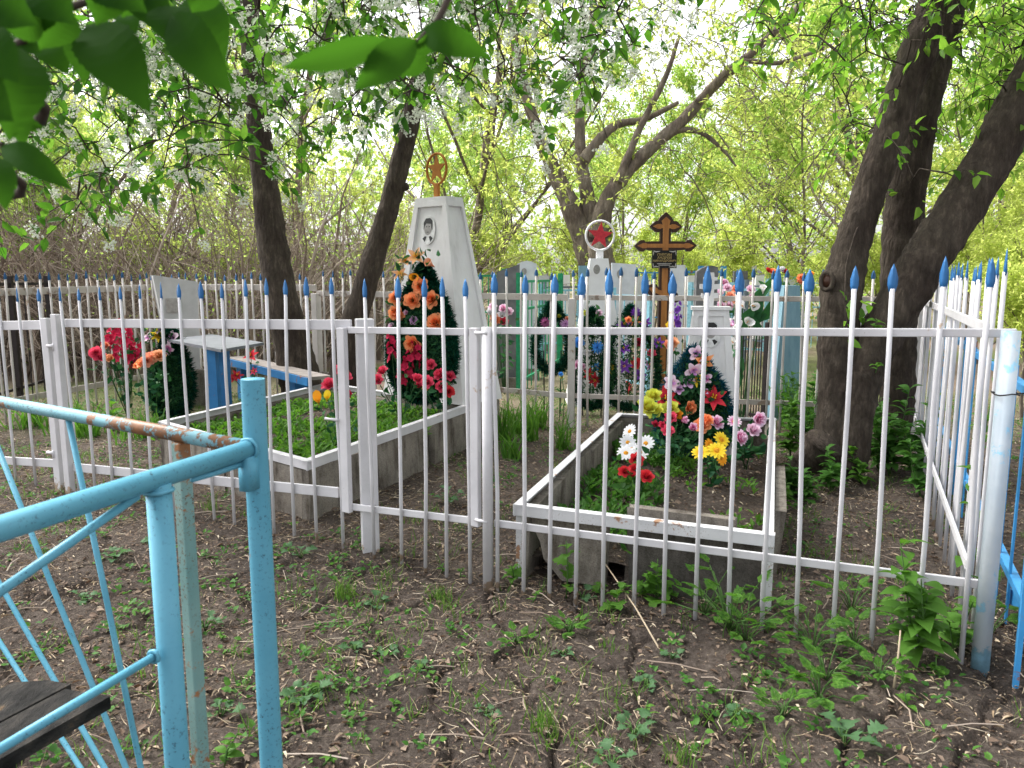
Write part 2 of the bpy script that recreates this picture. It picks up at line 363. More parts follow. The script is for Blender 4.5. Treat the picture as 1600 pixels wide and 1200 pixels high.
# ------------------------------------------------------------------ ground
def _h(ix, iy, s):
    v = np.sin(ix * 127.1 + iy * 311.7 + s * 74.7) * 43758.5453
    return v - np.floor(v)
def vnoise(x, y, s=0):
    ix, iy = np.floor(x), np.floor(y); fx, fy = x - ix, y - iy
    fx, fy = fx * fx * (3 - 2 * fx), fy * fy * (3 - 2 * fy)
    return (_h(ix, iy, s) * (1 - fx) + _h(ix + 1, iy, s) * fx) * (1 - fy) + (_h(ix, iy + 1, s) * (1 - fx) + _h(ix + 1, iy + 1, s) * fx) * fy
def fbm(x, y, s=0, o=4):
    v = 0; a = .5
    for i in range(o):
        v = v + a * vnoise(x * 2 ** i, y * 2 ** i, s + i); a *= .5
    return v
def voro_edge(x, y, s):
    ix, iy = np.floor(x), np.floor(y); f1 = np.full(x.shape, 9.0); f2 = f1.copy()
    for a in (-1, 0, 1):
        for b in (-1, 0, 1):
            cx, cy = ix + a, iy + b
            d = np.hypot(cx + _h(cx, cy, s) - x, cy + _h(cx, cy, s + 5) - y)
            f2 = np.where(d < f1, f1, np.minimum(f2, d)); f1 = np.minimum(f1, d)
    return f2 - f1
def gheight(x, y, cracks=False):
    x = np.asarray(x, float); y = np.asarray(y, float)
    near = np.clip((12 - y) / 6, 0, 1)
    h = (fbm(x * .7, y * .7, 3) - .47) * .09 * near
    h = h + (fbm(x * 9, y * 9, 8) - .47) * .03 * near
    if cracks:
        wx = x + .25 * (fbm(x * 3, y * 3, 20) - .5); wy = y + .25 * (fbm(x * 3, y * 3, 30) - .5)
        m = np.clip((fbm(x * .9, y * .9, 40) - .34) * 6, 0, 1) * np.clip((4.2 - y) / 1.0, 0, 1)
        e = voro_edge(wx * 2.3, wy * 2.3, 2)
        h = h - .055 * m * np.clip(1 - e / .06, 0, 1)
        h = h + (fbm(x * 24, y * 24, 50, 2) - .38) * .024 * near
    return h
def axis(lo, hi, f0, f1, st):
    mid = list(np.arange(f0, f1, st)); out = mid[:]; s = st; p = f0
    while p > lo: s *= 1.12; p -= s; out.insert(0, p)
    s = st; p = out[-1]
    while p < hi: s *= 1.06; p += s; out.append(p)
    return np.array(out)
xs = axis(-90, 90, -2.6, 2.9, .017); ys = axis(-20, 160, 1.35, 4.6, .017)
gx, gy = np.meshgrid(xs, ys)
gz = gheight(gx, gy, True)
nx, ny = len(xs), len(ys)
i, j = np.meshgrid(np.arange(nx - 1), np.arange(ny - 1)); a = (j * nx + i).ravel()
ga = Acc(); ga.add(np.stack([gx, gy, gz], -1), np.concatenate([np.stack([a, a + 1, a + nx + 1], -1), np.stack([a, a + nx + 1, a + nx], -1)]))
m, nt, b = nodes('soil'); L = nt.links
tc = N(nt, 'ShaderNodeTexCoord')
n1 = N(nt, 'ShaderNodeTexNoise', Scale=1.3, Detail=5.0, Roughness=.6); n2 = N(nt, 'ShaderNodeTexNoise', Scale=38.0, Detail=8.0, Roughness=.75); n3 = N(nt, 'ShaderNodeTexNoise', Scale=.35, Detail=3.0)
for n_ in (n1, n2, n3): L.new(tc.outputs['Object'], n_.inputs['Vector'])
r1 = ramp(nt, [(.3, (.052, .043, .038)), (.48, (.1, .083, .072)), (.62, (.16, .135, .118)), (.75, (.26, .225, .2))]); L.new(n2.outputs['Fac'], r1.inputs['Fac'])
r2 = ramp(nt, [(.35, (.7, .68, .68)), (.65, (1.25, 1.2, 1.15))]); L.new(n1.outputs['Fac'], r2.inputs['Fac'])
mx = N(nt, 'ShaderNodeMix', data_type='RGBA', blend_type='MULTIPLY'); mx.inputs['Factor'].default_value = 1
L.new(r1.outputs['Color'], mx.inputs['A']); L.new(r2.outputs['Color'], mx.inputs['B'])
sx = N(nt, 'ShaderNodeSeparateXYZ'); L.new(tc.outputs['Object'], sx.inputs[0])
mr = N(nt, 'ShaderNodeMapRange'); L.new(sx.outputs['Y'], mr.inputs['Value']); mr.inputs['From Min'].default_value = 6.2; mr.inputs['From Max'].default_value = 8.5
far = ramp(nt, [(.42, (.27, .205, .165)), (.62, (.17, .2, .08))]); L.new(n3.outputs['Fac'], far.inputs['Fac'])
mx2 = N(nt, 'ShaderNodeMix', data_type='RGBA'); L.new(mr.outputs[0], mx2.inputs['Factor']); L.new(mx.outputs['Result'], mx2.inputs['A']); L.new(far.outputs['Color'], mx2.inputs['B'])
L.new(mx2.outputs['Result'], b.inputs['Base Color']); b.inputs['Roughness'].default_value = .95; b.inputs['Specular IOR Level'].default_value = .1
bp = N(nt, 'ShaderNodeBump', Strength=1.0, Distance=.04); L.new(n2.outputs['Fac'], bp.inputs['Height']); L.new(bp.outputs[0], b.inputs['Normal'])
M['soil'] = m
setp(put('ground', ga.mesh('ground', M['soil'], True)), kind='structure')

# ------------------------------------------------------------------ leaves and scatter
LEAF8 = np.array([(0, 0, 0), (.3, -.5, .1), (.68, -.36, .04), (1, 0, -.12), (.68, .36, .04), (.3, .5, .1), (.32, 0, -.03), (.68, 0, -.03)])
TRI8 = np.array([(0, 6, 1), (1, 6, 7), (1, 7, 2), (2, 7, 3), (0, 5, 6), (5, 4, 7), (5, 7, 6), (4, 3, 7)])
LEAF4 = np.array([(0, 0, 0), (.45, -.5, .12), (1, 0, -.05), (.45, .5, .12)])
TRI4 = np.array([(0, 2, 1), (0, 3, 2)])
BLADE = np.array([(0, -.5, 0), (0, .5, 0), (.35, -.45, .05), (.35, .45, .05), (.7, -.3, .0), (.7, .3, .0), (1, 0, -.2)])
TRIB = np.array([(0, 2, 3), (0, 3, 1), (2, 4, 5), (2, 5, 3), (4, 6, 5)])
def norm(v): return v / (np.linalg.norm(v, axis=-1, keepdims=True) + 1e-9)
def leaves(acc, P, Dv, Nv, Ln, Wd, kind=8, m=0, curl=1.0):
    tpl, tri = {8: (LEAF8, TRI8), 4: (LEAF4, TRI4), 7: (BLADE, TRIB)}[kind]
    P = np.asarray(P, float); n = len(P); Dv = norm(np.asarray(Dv, float)); S = norm(np.cross(Dv, Nv)); U = np.cross(S, Dv)
    Ln = np.broadcast_to(Ln, (n,)); Wd = np.broadcast_to(Wd, (n,))
    V = P[:, None] + Dv[:, None] * (tpl[:, 0][None] * Ln[:, None])[..., None] + S[:, None] * (tpl[:, 1][None] * Wd[:, None])[..., None] + U[:, None] * (tpl[:, 2][None] * Ln[:, None] * curl)[..., None]
    T = (np.arange(n) * len(tpl))[:, None, None] + tri[None]
    acc.add(V.reshape(-1, 3), T.reshape(-1, 3), m)
def rdir(n, r=rng): return norm(r.normal(0, 1, (n, 3)))

def scatter_xy(n, y0, y1, p=.4, wide=.95):
    n = int(n * 1.2)
    u = rng.random(n); Y = (y0 ** (p + 1) + u * (y1 ** (p + 1) - y0 ** (p + 1))) ** (1 / (p + 1))
    X = (rng.random(n) * 2 - 1) * (wide * Y + .3)
    return X, Y
# dry leaves, straw and twigs lying on the soil
def litter():
    X, Y = scatter_xy(48000, 1.4, 9.5); keep = fbm(X * 1.2, Y * 1.2, 70) > rng.random(len(X)) * .5 + .15; X, Y = X[keep], Y[keep]; n = len(X)
    a = Acc(); ang = rng.random(n) * 6.28; d = np.stack([np.cos(ang), np.sin(ang), rng.normal(0, .18, n)], -1)
    nn = norm(np.stack([rng.normal(0, .35, n), rng.normal(0, .35, n), np.ones(n)], -1)); l = .007 + .036 * rng.random(n) ** 2.8
    leaves(a, np.stack([X, Y, gheight(X, Y) + .006], -1), d, nn, l, l * rng.uniform(.2, .65, n), 8, 0, 1.4)
    setp(put('leaf_litter', a.mesh('leaf_litter', M['litter'], True)), 'brown dry leaves strewn over the bare soil', 'leaf litter', kind='stuff')
    X, Y = scatter_xy(19000, 1.4, 9); n = len(X); a = Acc(); ang = rng.random(n) * 6.28
    d = np.stack([np.cos(ang), np.sin(ang), rng.normal(0, .12, n)], -1); nn = norm(np.stack([rng.normal(0, .4, n), rng.normal(0, .4, n), np.ones(n)], -1)); l = .008 + .03 * rng.random(n) ** 1.7
    leaves(a, np.stack([X, Y, gheight(X, Y) + .008], -1), d, nn, l, l * rng.uniform(.1, .32, n), 8, 0, 1.6)
    setp(put('straw_litter', a.mesh('straw_litter', M['straw'], True)), 'pale dry seed wings and straw lying on the soil', 'straw litter', kind='stuff')
    X, Y = scatter_xy(120000, 1.4, 8, .2); keep = fbm(X * 1.5 + 4, Y * 1.5, 77) > rng.random(len(X)) * .5 + .15; X, Y = X[keep], Y[keep]; n = len(X); a = Acc(); ang = rng.random(n) * 6.28
    d = np.stack([np.cos(ang), np.sin(ang), rng.normal(0, .2, n)], -1); nn = norm(np.stack([rng.normal(0, .5, n), rng.normal(0, .5, n), np.ones(n)], -1)); l = rng.uniform(.004, .014, n)
    leaves(a, np.stack([X, Y, gheight(X, Y) + .006], -1), d, nn, l, l * rng.uniform(.3, .9, n), 4)
    setp(put('crumb_litter', a.mesh('crumb_litter', M['crumb'], False)), 'fine crumbs of dry leaf and earth on the soil', 'leaf litter', kind='stuff')
    X, Y = scatter_xy(16000, 1.4, 7.5); keep = fbm(X * 1.1 + 14, Y * 1.1, 79) > rng.random(len(X)) * .4 + .25; X, Y = X[keep], Y[keep]; n = len(X); a = Acc(); ang = rng.random(n) * 6.28
    leaves(a, np.stack([X, Y, gheight(X, Y) + .009], -1), np.stack([np.cos(ang), np.sin(ang), rng.normal(.06, .08, n)], -1), rdir(n), rng.uniform(.03, .12, n), .002, 7, 0, 1.0)
    setp(put('dry_grass', a.mesh('dry_grass', M['straw'], True)), 'thin dry grass threads lying over the soil', 'dry grass', kind='stuff')
    a = Acc(); X, Y = scatter_xy(500, 1.5, 8)
    for x, y in zip(X, Y):
        an = random.random() * 6.28; l = random.uniform(.06, .22); z = float(gheight(x, y)) + .008
        p = [(x, y, z), (x + math.cos(an) * l * .5 + random.gauss(0, .01), y + math.sin(an) * l * .5, z + .008), (x + math.cos(an) * l, y + math.sin(an) * l, z)]
        tube(a, p, random.uniform(.0012, .003), 4)
    setp(put('twig_litter', a.mesh('twig_litter', M['twig'])), 'thin dry twigs scattered on the soil', 'twigs', kind='stuff')
litter()
def grass():
    a = Acc()
    cx, cy = scatter_xy(1100, 1.5, 9.0); w = fbm(cx * .8 + 9, cy * .8, 90)
    keep = w > .42; cx, cy = cx[keep], cy[keep]
    k = 9; X = (cx[:, None] + rng.normal(0, .03, (len(cx), k))).ravel(); Y = (cy[:, None] + rng.normal(0, .03, (len(cx), k))).ravel(); n = len(X)
    d = norm(np.stack([rng.normal(0, .45, n), rng.normal(0, .45, n), np.ones(n)], -1)); l = rng.uniform(.03, .10, n)
    leaves(a, np.stack([X, Y, gheight(X, Y) - .004], -1), d, rdir(n), l, .004, 7, 0, 1.6)
    setp(put('grass', a.mesh('grass', M['grass'], True)), 'sparse short grass sprouting from the soil', 'grass', kind='stuff')
    a = Acc()
    cx, cy = scatter_xy(3600, 1.5, 9.5); w = fbm(cx * .9 + 3, cy * .9 + 7, 95) + .06 * (cx < .3); keep = w > .40 + .16 * rng.random(len(w)); cx, cy = cx[keep], cy[keep]
    k = 8; X = np.repeat(cx, k); Y = np.repeat(cy, k); n = len(X); an = rng.random(n) * 6.28; rr = rng.uniform(.0, .045, n)
    X = X + np.cos(an) * rr; Y = Y + np.sin(an) * rr
    d = norm(np.stack([np.cos(an), np.sin(an), rng.uniform(.1, 1.0, n)], -1)); l = rng.uniform(.010, .032, n)
    leaves(a, np.stack([X, Y, gheight(X, Y) + rng.uniform(0, .03, n)], -1), d, np.array([0, 0, 1.0]) + rng.normal(0, .3, (n, 3)), l, l * rng.uniform(.5, .9, n), 8, 0, 1.0)
    setp(put('ground_cover', a.mesh('ground_cover', M['leaf_weed'], True)), 'low green herbs spread in patches over the soil', 'ground cover', kind='stuff')
grass()

# ------------------------------------------------------------------ picket fences
def spear(acc, p, side, h, w, t, m=0):
    """flat spear head standing on p, its flat side in the plane of side"""
    side = np.array(side); nrm = np.cross(side, (0, 0, 1)); p = np.array(p)
    V = []
    for (z, ww, tt) in ((0, .6, 1.3), (.26, .95, 1), (.5, .96, .8), (.8, .5, .5)):
        for s, n_ in ((-1, 0), (0, -1), (1, 0), (0, 1)):
            V.append(p + side * s * ww * w / 2 + nrm * n_ * tt * t / 2 + np.array((0, 0, z * h)))
    V.append(p + np.array((0, 0, h))); T = []
    for r in range(3):
        for k in range(4):
            a0, a1 = r * 4 + k, r * 4 + (k + 1) % 4
            T += [(a0, a1, a1 + 4), (a0, a1 + 4, a0 + 4)]
    for k in range(4): T.append((12 + k, 12 + (k + 1) % 4, 16))
    T += [(0, 2, 1), (0, 3, 2)]
    acc.add(V, T, m)
def picket(root, x, y, ztop, side, r=.0092, mat='white', tipmat='tipblue', z0=-.03, tiph=.104, tipw=.035, lean=None):
    lx, ly = lean if lean else (random.gauss(0, .010), random.gauss(0, .006))
    a = Acc(); zt = ztop - tiph
    pts = [(x, y, z0), (x + lx * .3 + random.gauss(0, .0035), y + ly * .3, z0 + (zt - z0) * .35), (x + lx * .7 + random.gauss(0, .0035), y + ly * .7, z0 + (zt - z0) * .7), (x + lx, y + ly, zt + .012)]
    tube(a, pts, r, 8)
    p = put('picket', a.mesh('picket', M[mat], True), root)
    t = Acc(); sa = Vector(side); rot = random.gauss(0, .18); sa = Vector((sa.x * math.cos(rot) - sa.y * math.sin(rot), sa.x * math.sin(rot) + sa.y * math.cos(rot), 0))
    spear(t, (x + lx, y + ly, zt), sa, tiph * random.uniform(.85, 1.1), tipw * random.uniform(.85, 1.12), .012)
    put('tip', t.mesh('tip', M[tipmat], True), p)
    return p
def rail(root, A, B, w, h, mat, name='rail', off=0.0):
    a = Acc(); A, B = Vector(A), Vector(B); n_ = (B - A).cross(Vector((0, 0, 1))).normalized() * off
    bar(a, A + n_, B + n_, w, h)
    o = put(name, a.mesh(name, M[mat]), root)
    bv = o.modifiers.new('bevel', 'BEVEL'); bv.width = .0025; bv.segments = 1
    return o
def square_post(root, p, z0, z1, w, d, mat, axis_u, name='post'):
    a = Acc(); u = Vector(axis_u).normalized(); v = Vector((-u.y, u.x, 0))
    box(a, (p[0], p[1], (z0 + z1) / 2), u, v, (0, 0, 1), w / 2, d / 2, (z1 - z0) / 2)
    o = put(name, a.mesh(name, M[mat]), root); bv = o.modifiers.new('bevel', 'BEVEL'); bv.width = .004; bv.segments = 2
    return o

P0, P1, P2, P3 = G(57, 760), G(523, 856), G(762, 918), G(1535, 1043)
def side_of(A, B): return (Vector((B[0] - A[0], B[1] - A[1], 0))).normalized()

# left panel beyond the gatepost pair
s01 = side_of(P0, P1)
fl = thing('picket_fence', 'white iron picket fence panel with pale blue tips past the paired flat posts', 'fence', (P0.x, P0.y, 0))
for tx, ty in ((-38, 452), (-4, 450), (28, 449), (60, 448)):
    p = hit(tx, ty, P0, P1); picket(fl, p.x, p.y, p.z, s01)
rail(fl, hit(-70, 510, P0, P1), hit(66, 508, P0, P1), .014, .06, 'white', off=-.018)
rail(fl, hit(-70, 716, P0, P1), hit(84, 725, P0, P1), .014, .055, 'white', off=-.018)
pp = hit(73, 520, P0, P1); square_post(fl, pp, -.05, hit(73, 497, P0, P1).z, .062, .035, 'white', s01)
# left grave panel
f1 = thing('picket_fence', 'white iron picket fence panel with pale blue tips before the tall tapered monument', 'fence', (P1.x, P1.y, 0))
for tx, ty in ((97, 447), (123, 446), (152, 445), (184, 443), (214, 442), (249, 440), (278, 439), (314, 440), (346, 439), (380, 436), (410, 433), (443, 432), (479.5, 433), (522.5, 430)):
    p = hit(tx, ty, P0, P1); picket(f1, p.x, p.y, p.z, s01)
rail(f1, hit(97, 505, P0, P1), hit(545, 508, P0, P1), .014, .052, 'white', off=-.018)
rail(f1, hit(112, 731, P0, P1), hit(526, 771, P0, P1), .014, .055, 'white', off=-.018)
pp = hit(89, 520, P0, P1); square_post(f1, pp, -.05, hit(89, 491, P0, P1).z, .055, .04, 'white', s01)
pp = hit(557, 520, P0, P1) + Vector((.03, .05, 0)); square_post(f1, pp, -.05, hit(557, 499, P0, P1).z, .085, .08, 'white', Vector((.95, .3, 0)))
# hinge knuckles welded between the flat posts
for yy in (540, 706):
    a = Acc(); h0 = hit(80, yy, P0, P1); c = h0 + Vector((.012, -.025, 0)); tube(a, [c - s01 * .035, c + s01 * .035], .011, 8); tube(a, [c + s01 * .03 + Vector((0, 0, .02)), c + s01 * .03 - Vector((0, 0, .03))], .009, 8)
    put('hinge', a.mesh('hinge', M['white'], True), f1)
# gate
s12 = side_of(P1, P2)
gt = thing('picket_gate', 'narrow white iron picket gate with blue tips and a small bolt', 'gate', (G(650, 890).x, G(650, 890).y, 0))
for tx, ty in ((573, 434), (618, 434), (657, 432), (692, 431), (731, 430)):
    p = hit(tx, ty, P1, P2); picket(gt, p.x, p.y, p.z, s12, r=.0088, z0=.0)
def vbar(root, tx, ty, by, w, d, A, B, s, name='gate_stile'):
    p = hit(tx, ty, A, B); q = hit(tx + (800 - tx) * (by - ty) / 8800, by, A, B)
    square_post(root, p, q.z, p.z, w, d, 'white', s, name)
vbar(gt, 534, 512, 800, .05, .03, P1, P2, s12)
vbar(gt, 742, 512, 822, .042, .03, P1, P2, s12)
rail(gt, hit(541, 516, P1, P2), hit(735, 519, P1, P2), .013, .032, 'white', off=-.016)
rail(gt, hit(545, 793, P1, P2), hit(738, 815, P1, P2), .013, .034, 'white', off=-.016)
a = Acc(); c = hit(520, 653, P1, P2) - Vector((0.0, .035, 0)); tube(a, [c - s12 * .04, c - s12 * .01, c + s12 * .045], [.008, .006, .009], 8); put('bolt', a.mesh('bolt', M['white'], True), gt)
for yy in (520, 812):
    a = Acc(); c = hit(753, yy, P1, P2) - Vector((0, .02, 0)); tube(a, [c - s12 * .035, c + s12 * .03], .008, 8); put('hinge', a.mesh('hinge', M['white'], True), gt)
# right panel
s23 = side_of(P2, P3)
f2 = thing('picket_fence', 'long white iron picket fence panel with blue tips before the low flower-filled grave', 'fence', (P3.x, P3.y, 0))
tt = [(776, 425), (819, 425), (862, 424), (906, 424), (951, 423), (1003, 421), (1053, 420), (1106, 418), (1162, 416), (1218, 415), (1276, 414), (1338, 409), (1404, 408), (1480, 404), (1558, 404)]
for tx, ty in tt:
    p = hit(tx, ty, P2, P3); picket(f2, p.x, p.y, p.z, s23, tiph=.108 if tx > 900 else .1)
rail(f2, hit(770, 517, P2, P3), hit(1590, 521, P2, P3), .012, .030, 'white', off=-.017)
rail(f2, hit(770, 819, P2, P3), hit(1542, 917, P2, P3), .012, .033, 'white', off=-.017)
a = Acc(); c = hit(761, 540, P2, P3); tube(a, [(c.x, c.y, -.05), (c.x, c.y, hit(761, 511, P2, P3).z)], .024, 14); put('post', a.mesh('post', M['white'], True), f2)
PC = G(1549, 1046); pc = hit(1578, 540, PC, PC + s23)
a = Acc(); tube(a, [(pc.x, pc.y, -.05), (pc.x, pc.y, hit(1578, 517, PC, PC + s23).z)], .030, 16); put('corner_post', a.mesh('corner_post', M['cornerpost'], True), f2)
a = Acc(); zc = 1.0; tube(a, [(pc.x + .042 * math.cos(t), pc.y + .042 * math.sin(t), zc + .004 * math.sin(3 * t)) for t in np.linspace(0, 6.28, 16)[:-1]], .0025, 5, closed=True); tube(a, [(pc.x + .04, pc.y, zc), (pc.x + .12, pc.y + .03, zc - .005)], .0025, 5)
put('wire_tie', a.mesh('wire_tie', M['iron'], True), f2)

# right return fence and the fence at the back of the plot
BR = D(1432, 600, 6.25); BP = D(893, 560, 6.9); B2 = D(600, 560, 8.0); B3 = D(497, 560, 8.5); BL = D(243, 560, 9.2); LL = D(-120, 560, 6.4)
def run(root, A, B, step, ztop, mat, tipmat, r=.011, z0=-.03, skip=(0, 1), tiph=.09, jitter=.008):
    A, B = Vector((A[0], A[1], 0)), Vector((B[0], B[1], 0)); Ld = (B - A).length; n_ = int(Ld / step); s = (B - A).normalized()
    for k in range(n_ + 1):
        t = (k + .5) * step / Ld
        if t < skip[0] or t > skip[1]: continue
        p = A.lerp(B, t); picket(root, p.x + random.gauss(0, jitter), p.y, (ztop if not callable(ztop) else ztop(t)) + random.gauss(0, .012), s, r=r, mat=mat, tipmat=tipmat, z0=z0, tiph=tiph)
def xy(p, z): return Vector((p[0], p[1], z))
fr = thing('picket_fence', 'white iron picket fence running away beside the leaning three-stemmed tree', 'fence', xy(pc, 0))
run(fr, pc + Vector((.03, .1, 0)), BR, .118, lambda t: 1.47 - .03 * t, 'white', 'tipblue', r=.0085)
rail(fr, xy(pc, 1.215) + Vector((-.02, .06, 0)), xy(BR, 1.2), .012, .04, 'white', off=-.018)
rail(fr, xy(pc, .36) + Vector((-.02, .06, 0)), xy(BR, .29), .012, .04, 'white', off=-.018)
fb = thing('picket_fence', 'weathered greyish picket fence with dark blue tips behind the wreaths and small white stele', 'fence', xy(BP, 0))
run(fb, BR, BP, .14, 1.46, 'oldwhite', 'tipdark')
rail(fb, xy(BR, 1.2), xy(BP, 1.2), .012, .045, 'rail_old', off=.018)
rail(fb, xy(BR, .3), xy(BP, .3), .012, .045, 'rail_old', off=.018)
square_post(fb, BP, -.05, 1.19, .06, .06, 'oldwhite', side_of(BP, BR))
square_post(fb, BR, -.05, 1.2, .06, .06, 'oldwhite', side_of(BP, BR))
fc = thing('picket_fence', 'weathered greyish picket fence with dark blue tips behind the tall tapered monument', 'fence', xy(B2, 0))
run(fc, BP, B3, .15, 1.45, 'oldwhite', 'tipdark', skip=(.03, 1))
rail(fc, xy(BP, 1.2) + Vector((-.05, 0, 0)), xy(B3, 1.2), .012, .06, 'rail_old', off=.018)
rail(fc, xy(BP, .3) + Vector((-.05, 0, 0)), xy(B3, .3), .012, .05, 'rail_old', off=.018)
square_post(fc, B3, -.05, 1.2, .08, .08, 'oldwhite', side_of(B3, BP))
fd = thing('picket_fence', 'weathered greyish picket fence with dark blue tips behind the grey leaning slab', 'fence', xy(BL, 0))
run(fd, B3 + (BL - B3).normalized() * .12, BL, .128, 1.43, 'oldwhite', 'tipdark')
rail(fd, xy(B3, 1.26), xy(BL, 1.26), .012, .07, 'rail_old', off=.018)
rail(fd, xy(B3, .35), xy(BL, .35), .012, .05, 'rail_old', off=.018)
fe = thing('picket_fence', 'weathered greyish picket fence with dark blue tips along the bramble thicket', 'fence', xy(LL, 0))
run(fe, BL, LL, .13, 1.43, 'oldwhite', 'tipdark')
rail(fe, xy(BL, 1.255), xy(LL, 1.235), .012, .07, 'rail_old', off=.018)
rail(fe, xy(BL, .2), xy(LL, .2), .012, .06, 'rail_old', off=.018)

# ------------------------------------------------------------------ neighbours' fences
# pale blue pipe fence in the foreground
C = D(400, 700, 1.54); C.z = 0
zr = hit(395, 698, C, C + Vector((1, 0, 0))).z
dA = Vector((-.34, -.94, 0)).normalized(); A_end = C + dA * 1.5
E = G(0, 625, zr); dB = (Vector((E.x, E.y, 0)) - C).normalized(); B_end = C + dB * 2.3
bf = thing('pipe_fence', 'pale blue welded pipe fence corner with rust spots and slanting rods', 'fence', C)
a = Acc(); ztop = hit(397, 592, C, C + Vector((1, 0, 0))).z
ang = np.linspace(0, 2 * math.pi, 21)[:-1]
tube(a, [xy(C, -.1), xy(C, .6), xy(C, ztop)], .024, 20, cap=False)
tube(a, [xy(C, ztop), xy(C, ztop - .04)], [.0205, .0205], 20, cap=True)     # open pipe mouth
Vr = [(C.x + r * math.cos(t), C.y + r * math.sin(t), ztop) for r in (.024, .0205) for t in ang]
a.add(Vr, [t for k in range(20) for t in ((k, (k + 1) % 20, 20 + (k + 1) % 20), (k, 20 + (k + 1) % 20, 20 + k))])
put('corner_post', a.mesh('corner_post', M['pipe'], True), bf)
a = Acc(); tube(a, [xy(C, zr) + dA * .02, xy(C, zr) + dA * .7, xy(A_end, zr)], .019, 18); put('top_rail', a.mesh('top_rail', M['pipe'], True), bf)
a = Acc(); pr = xy(C, zr - .005); tube(a, [pr + dB * .015, pr + dB * .5, pr + dB * 1.1, pr + dB * 2.3], .0165, 18); put('top_rail', a.mesh('top_rail', M['pipe_rusty'], True), bf)
pA = hit(249, 780, C, A_end); a = Acc(); tube(a, [(pA.x, pA.y, -.1), (pA.x, pA.y, .5), (pA.x, pA.y, zr - .01)], .0215, 18); put('post', a.mesh('post', M['pipe'], True), bf)
pB = hit(284, 720, C, B_end); square_post(bf, pB, -.1, zr - .02, .032, .03, 'pipe_worn', dB)
for (x0, y0, x1, y1, r) in ((214, 775, -40, 952, .0075), (240, 1026, -40, 1194, .0075)):
    a = Acc(); tube(a, [hit(x0, y0, C, A_end), hit(x1, y1, C, A_end)], r, 10); put('rod', a.mesh('rod', M['pipe'], True), bf)
for (x0, y0, x1, y1) in ((107, 656, 222, 1210), (-33, 620, 200, 1208), (-165, 612, 168, 1208), (-260, 600, 132, 1210)):
    a = Acc(); p, q = hit(x0, y0, C, B_end), hit(x1, y1, C, B_end); p.z = min(p.z, zr - .012); tube(a, [p, p.lerp(q, .5) + Vector((random.gauss(0, .003), 0, 0)), q, q + (q - p).normalized() * .12], .0075, 10); put('rod', a.mesh('rod', M['pipe'], True), bf)
a = Acc(); p = hit(385, 735, C, A_end); box(a, (C.x - .004, C.y - .028, p.z - .005), dA, dA.cross(Vector((0, 0, 1))), (0, 0, 1), .022, .012, .035)
tube(a, [hit(385, 722, C, A_end), hit(340, 738, C, A_end), hit(300, 750, C, A_end)], [.007, .006, .005], 8); put('weld_plate', a.mesh('weld_plate', M['pipe'], True), bf)

for p, d, r in ((xy(C, zr), dA, .021), ((pA.x, pA.y, zr - .022), Vector((0, 0, 1)), .0225), (hit(240, 1026, C, A_end), dA, .010), (xy(C, zr - .005), dB, .0185)):
    p = Vector(p) + d * (.024 if d.z == 0 and r > .015 else 0); s_ = d.cross(Vector((.3, .2, .9))).normalized(); t_ = d.cross(s_); a = Acc()
    tube(a, [p + (s_ * math.cos(q) + t_ * math.sin(q)) * r * random.uniform(.97, 1.06) for q in np.linspace(0, 6.283, 19)[:-1]], .0042, 6, closed=True, wob=.15, seed=3); put('weld_bead', a.mesh('weld_bead', M['pipe'], True), bf)
bn = thing('plank_seat', 'dark weathered plank seat behind the blue pipe fence', 'bench', G(120, 1120, .0))
zs = .44; q0, q1 = G(172, 1088, zs), G(62, 1046, zs); dl = (G(0, 1186, zs) - q0).normalized(); wv = q1 - q0; wv = wv - dl * wv.dot(dl)
for k, (o0, o1) in enumerate(((0, .47), (.5, 1.0))):
    a = Acc(); poly = [(0, 0), (.9, 0), (.9, 1), (.02 + .03 * k, 1), (0.01, .5)]
    w0 = wv * (o1 - o0); nz = Vector((0, 0, -1))
    prism(a, q0 + wv * o0, dl, w0, nz, [(x, y) for x, y in poly], .03)
    put('plank', a.mesh('plank', M['plank']), bn)
a = Acc(); c = q0 + dl * .25 + wv * .5; box(a, (c.x, c.y, zs - .055), wv.normalized(), dl, (0, 0, 1), wv.length * .5, .03, .024); put('batten', a.mesh('batten', M['plank']), bn)
for k in (.25, .75):
    a = Acc(); c = q0 + dl * k + wv * .5; box(a, (c.x, c.y, (zs - .08) / 2 - .03), wv.normalized(), dl, (0, 0, 1), .04, .03, (zs - .08) / 2 + .03); put('leg', a.mesh('leg', M['plank']), bn)

# bright blue fence of the neighbour on the right
nb = thing('iron_fence', 'bright blue iron fence of flat bars beside the white corner post', 'fence', G(1590, 1075))
nA, nB = G(1588, 1078), D(1452, 600, 6.5); nB.z = 0; nA = nA + Vector((.0, 0, 0)); nA.z = 0
ns = (nB - nA).normalized()
nA2 = nA - ns * .8
for k in range(17):
    p = nA + ns * (.02 + .26 * k) + Vector((.05, 0, 0)) * (k > 0); a = Acc(); box(a, (p.x, p.y, .5), ns, ns.cross(Vector((0, 0, 1))), (0, 0, 1), .012, .004 + .004 * (k == 0), .53); put('bar', a.mesh('bar', M['blueframe']), nb)
for z in (.2, .95):
    rail(nb, xy(nA, z) + Vector((.065, 0, 0)), xy(nB, z) + Vector((.065, 0, 0)), .035, .035, 'blueframe')
a = Acc(); q = nA + Vector((.02, -.01, 0)); ra = D(1575, 930, 2.95); rb = q + Vector((.1, -.12, .28)); bar(a, ra, rb, .012, .06); bar(a, ra + Vector((.03, 0, -.03)), rb + Vector((.03, 0, -.03)), .06, .01); put('brace', a.mesh('brace', M['blueframe']), nb)
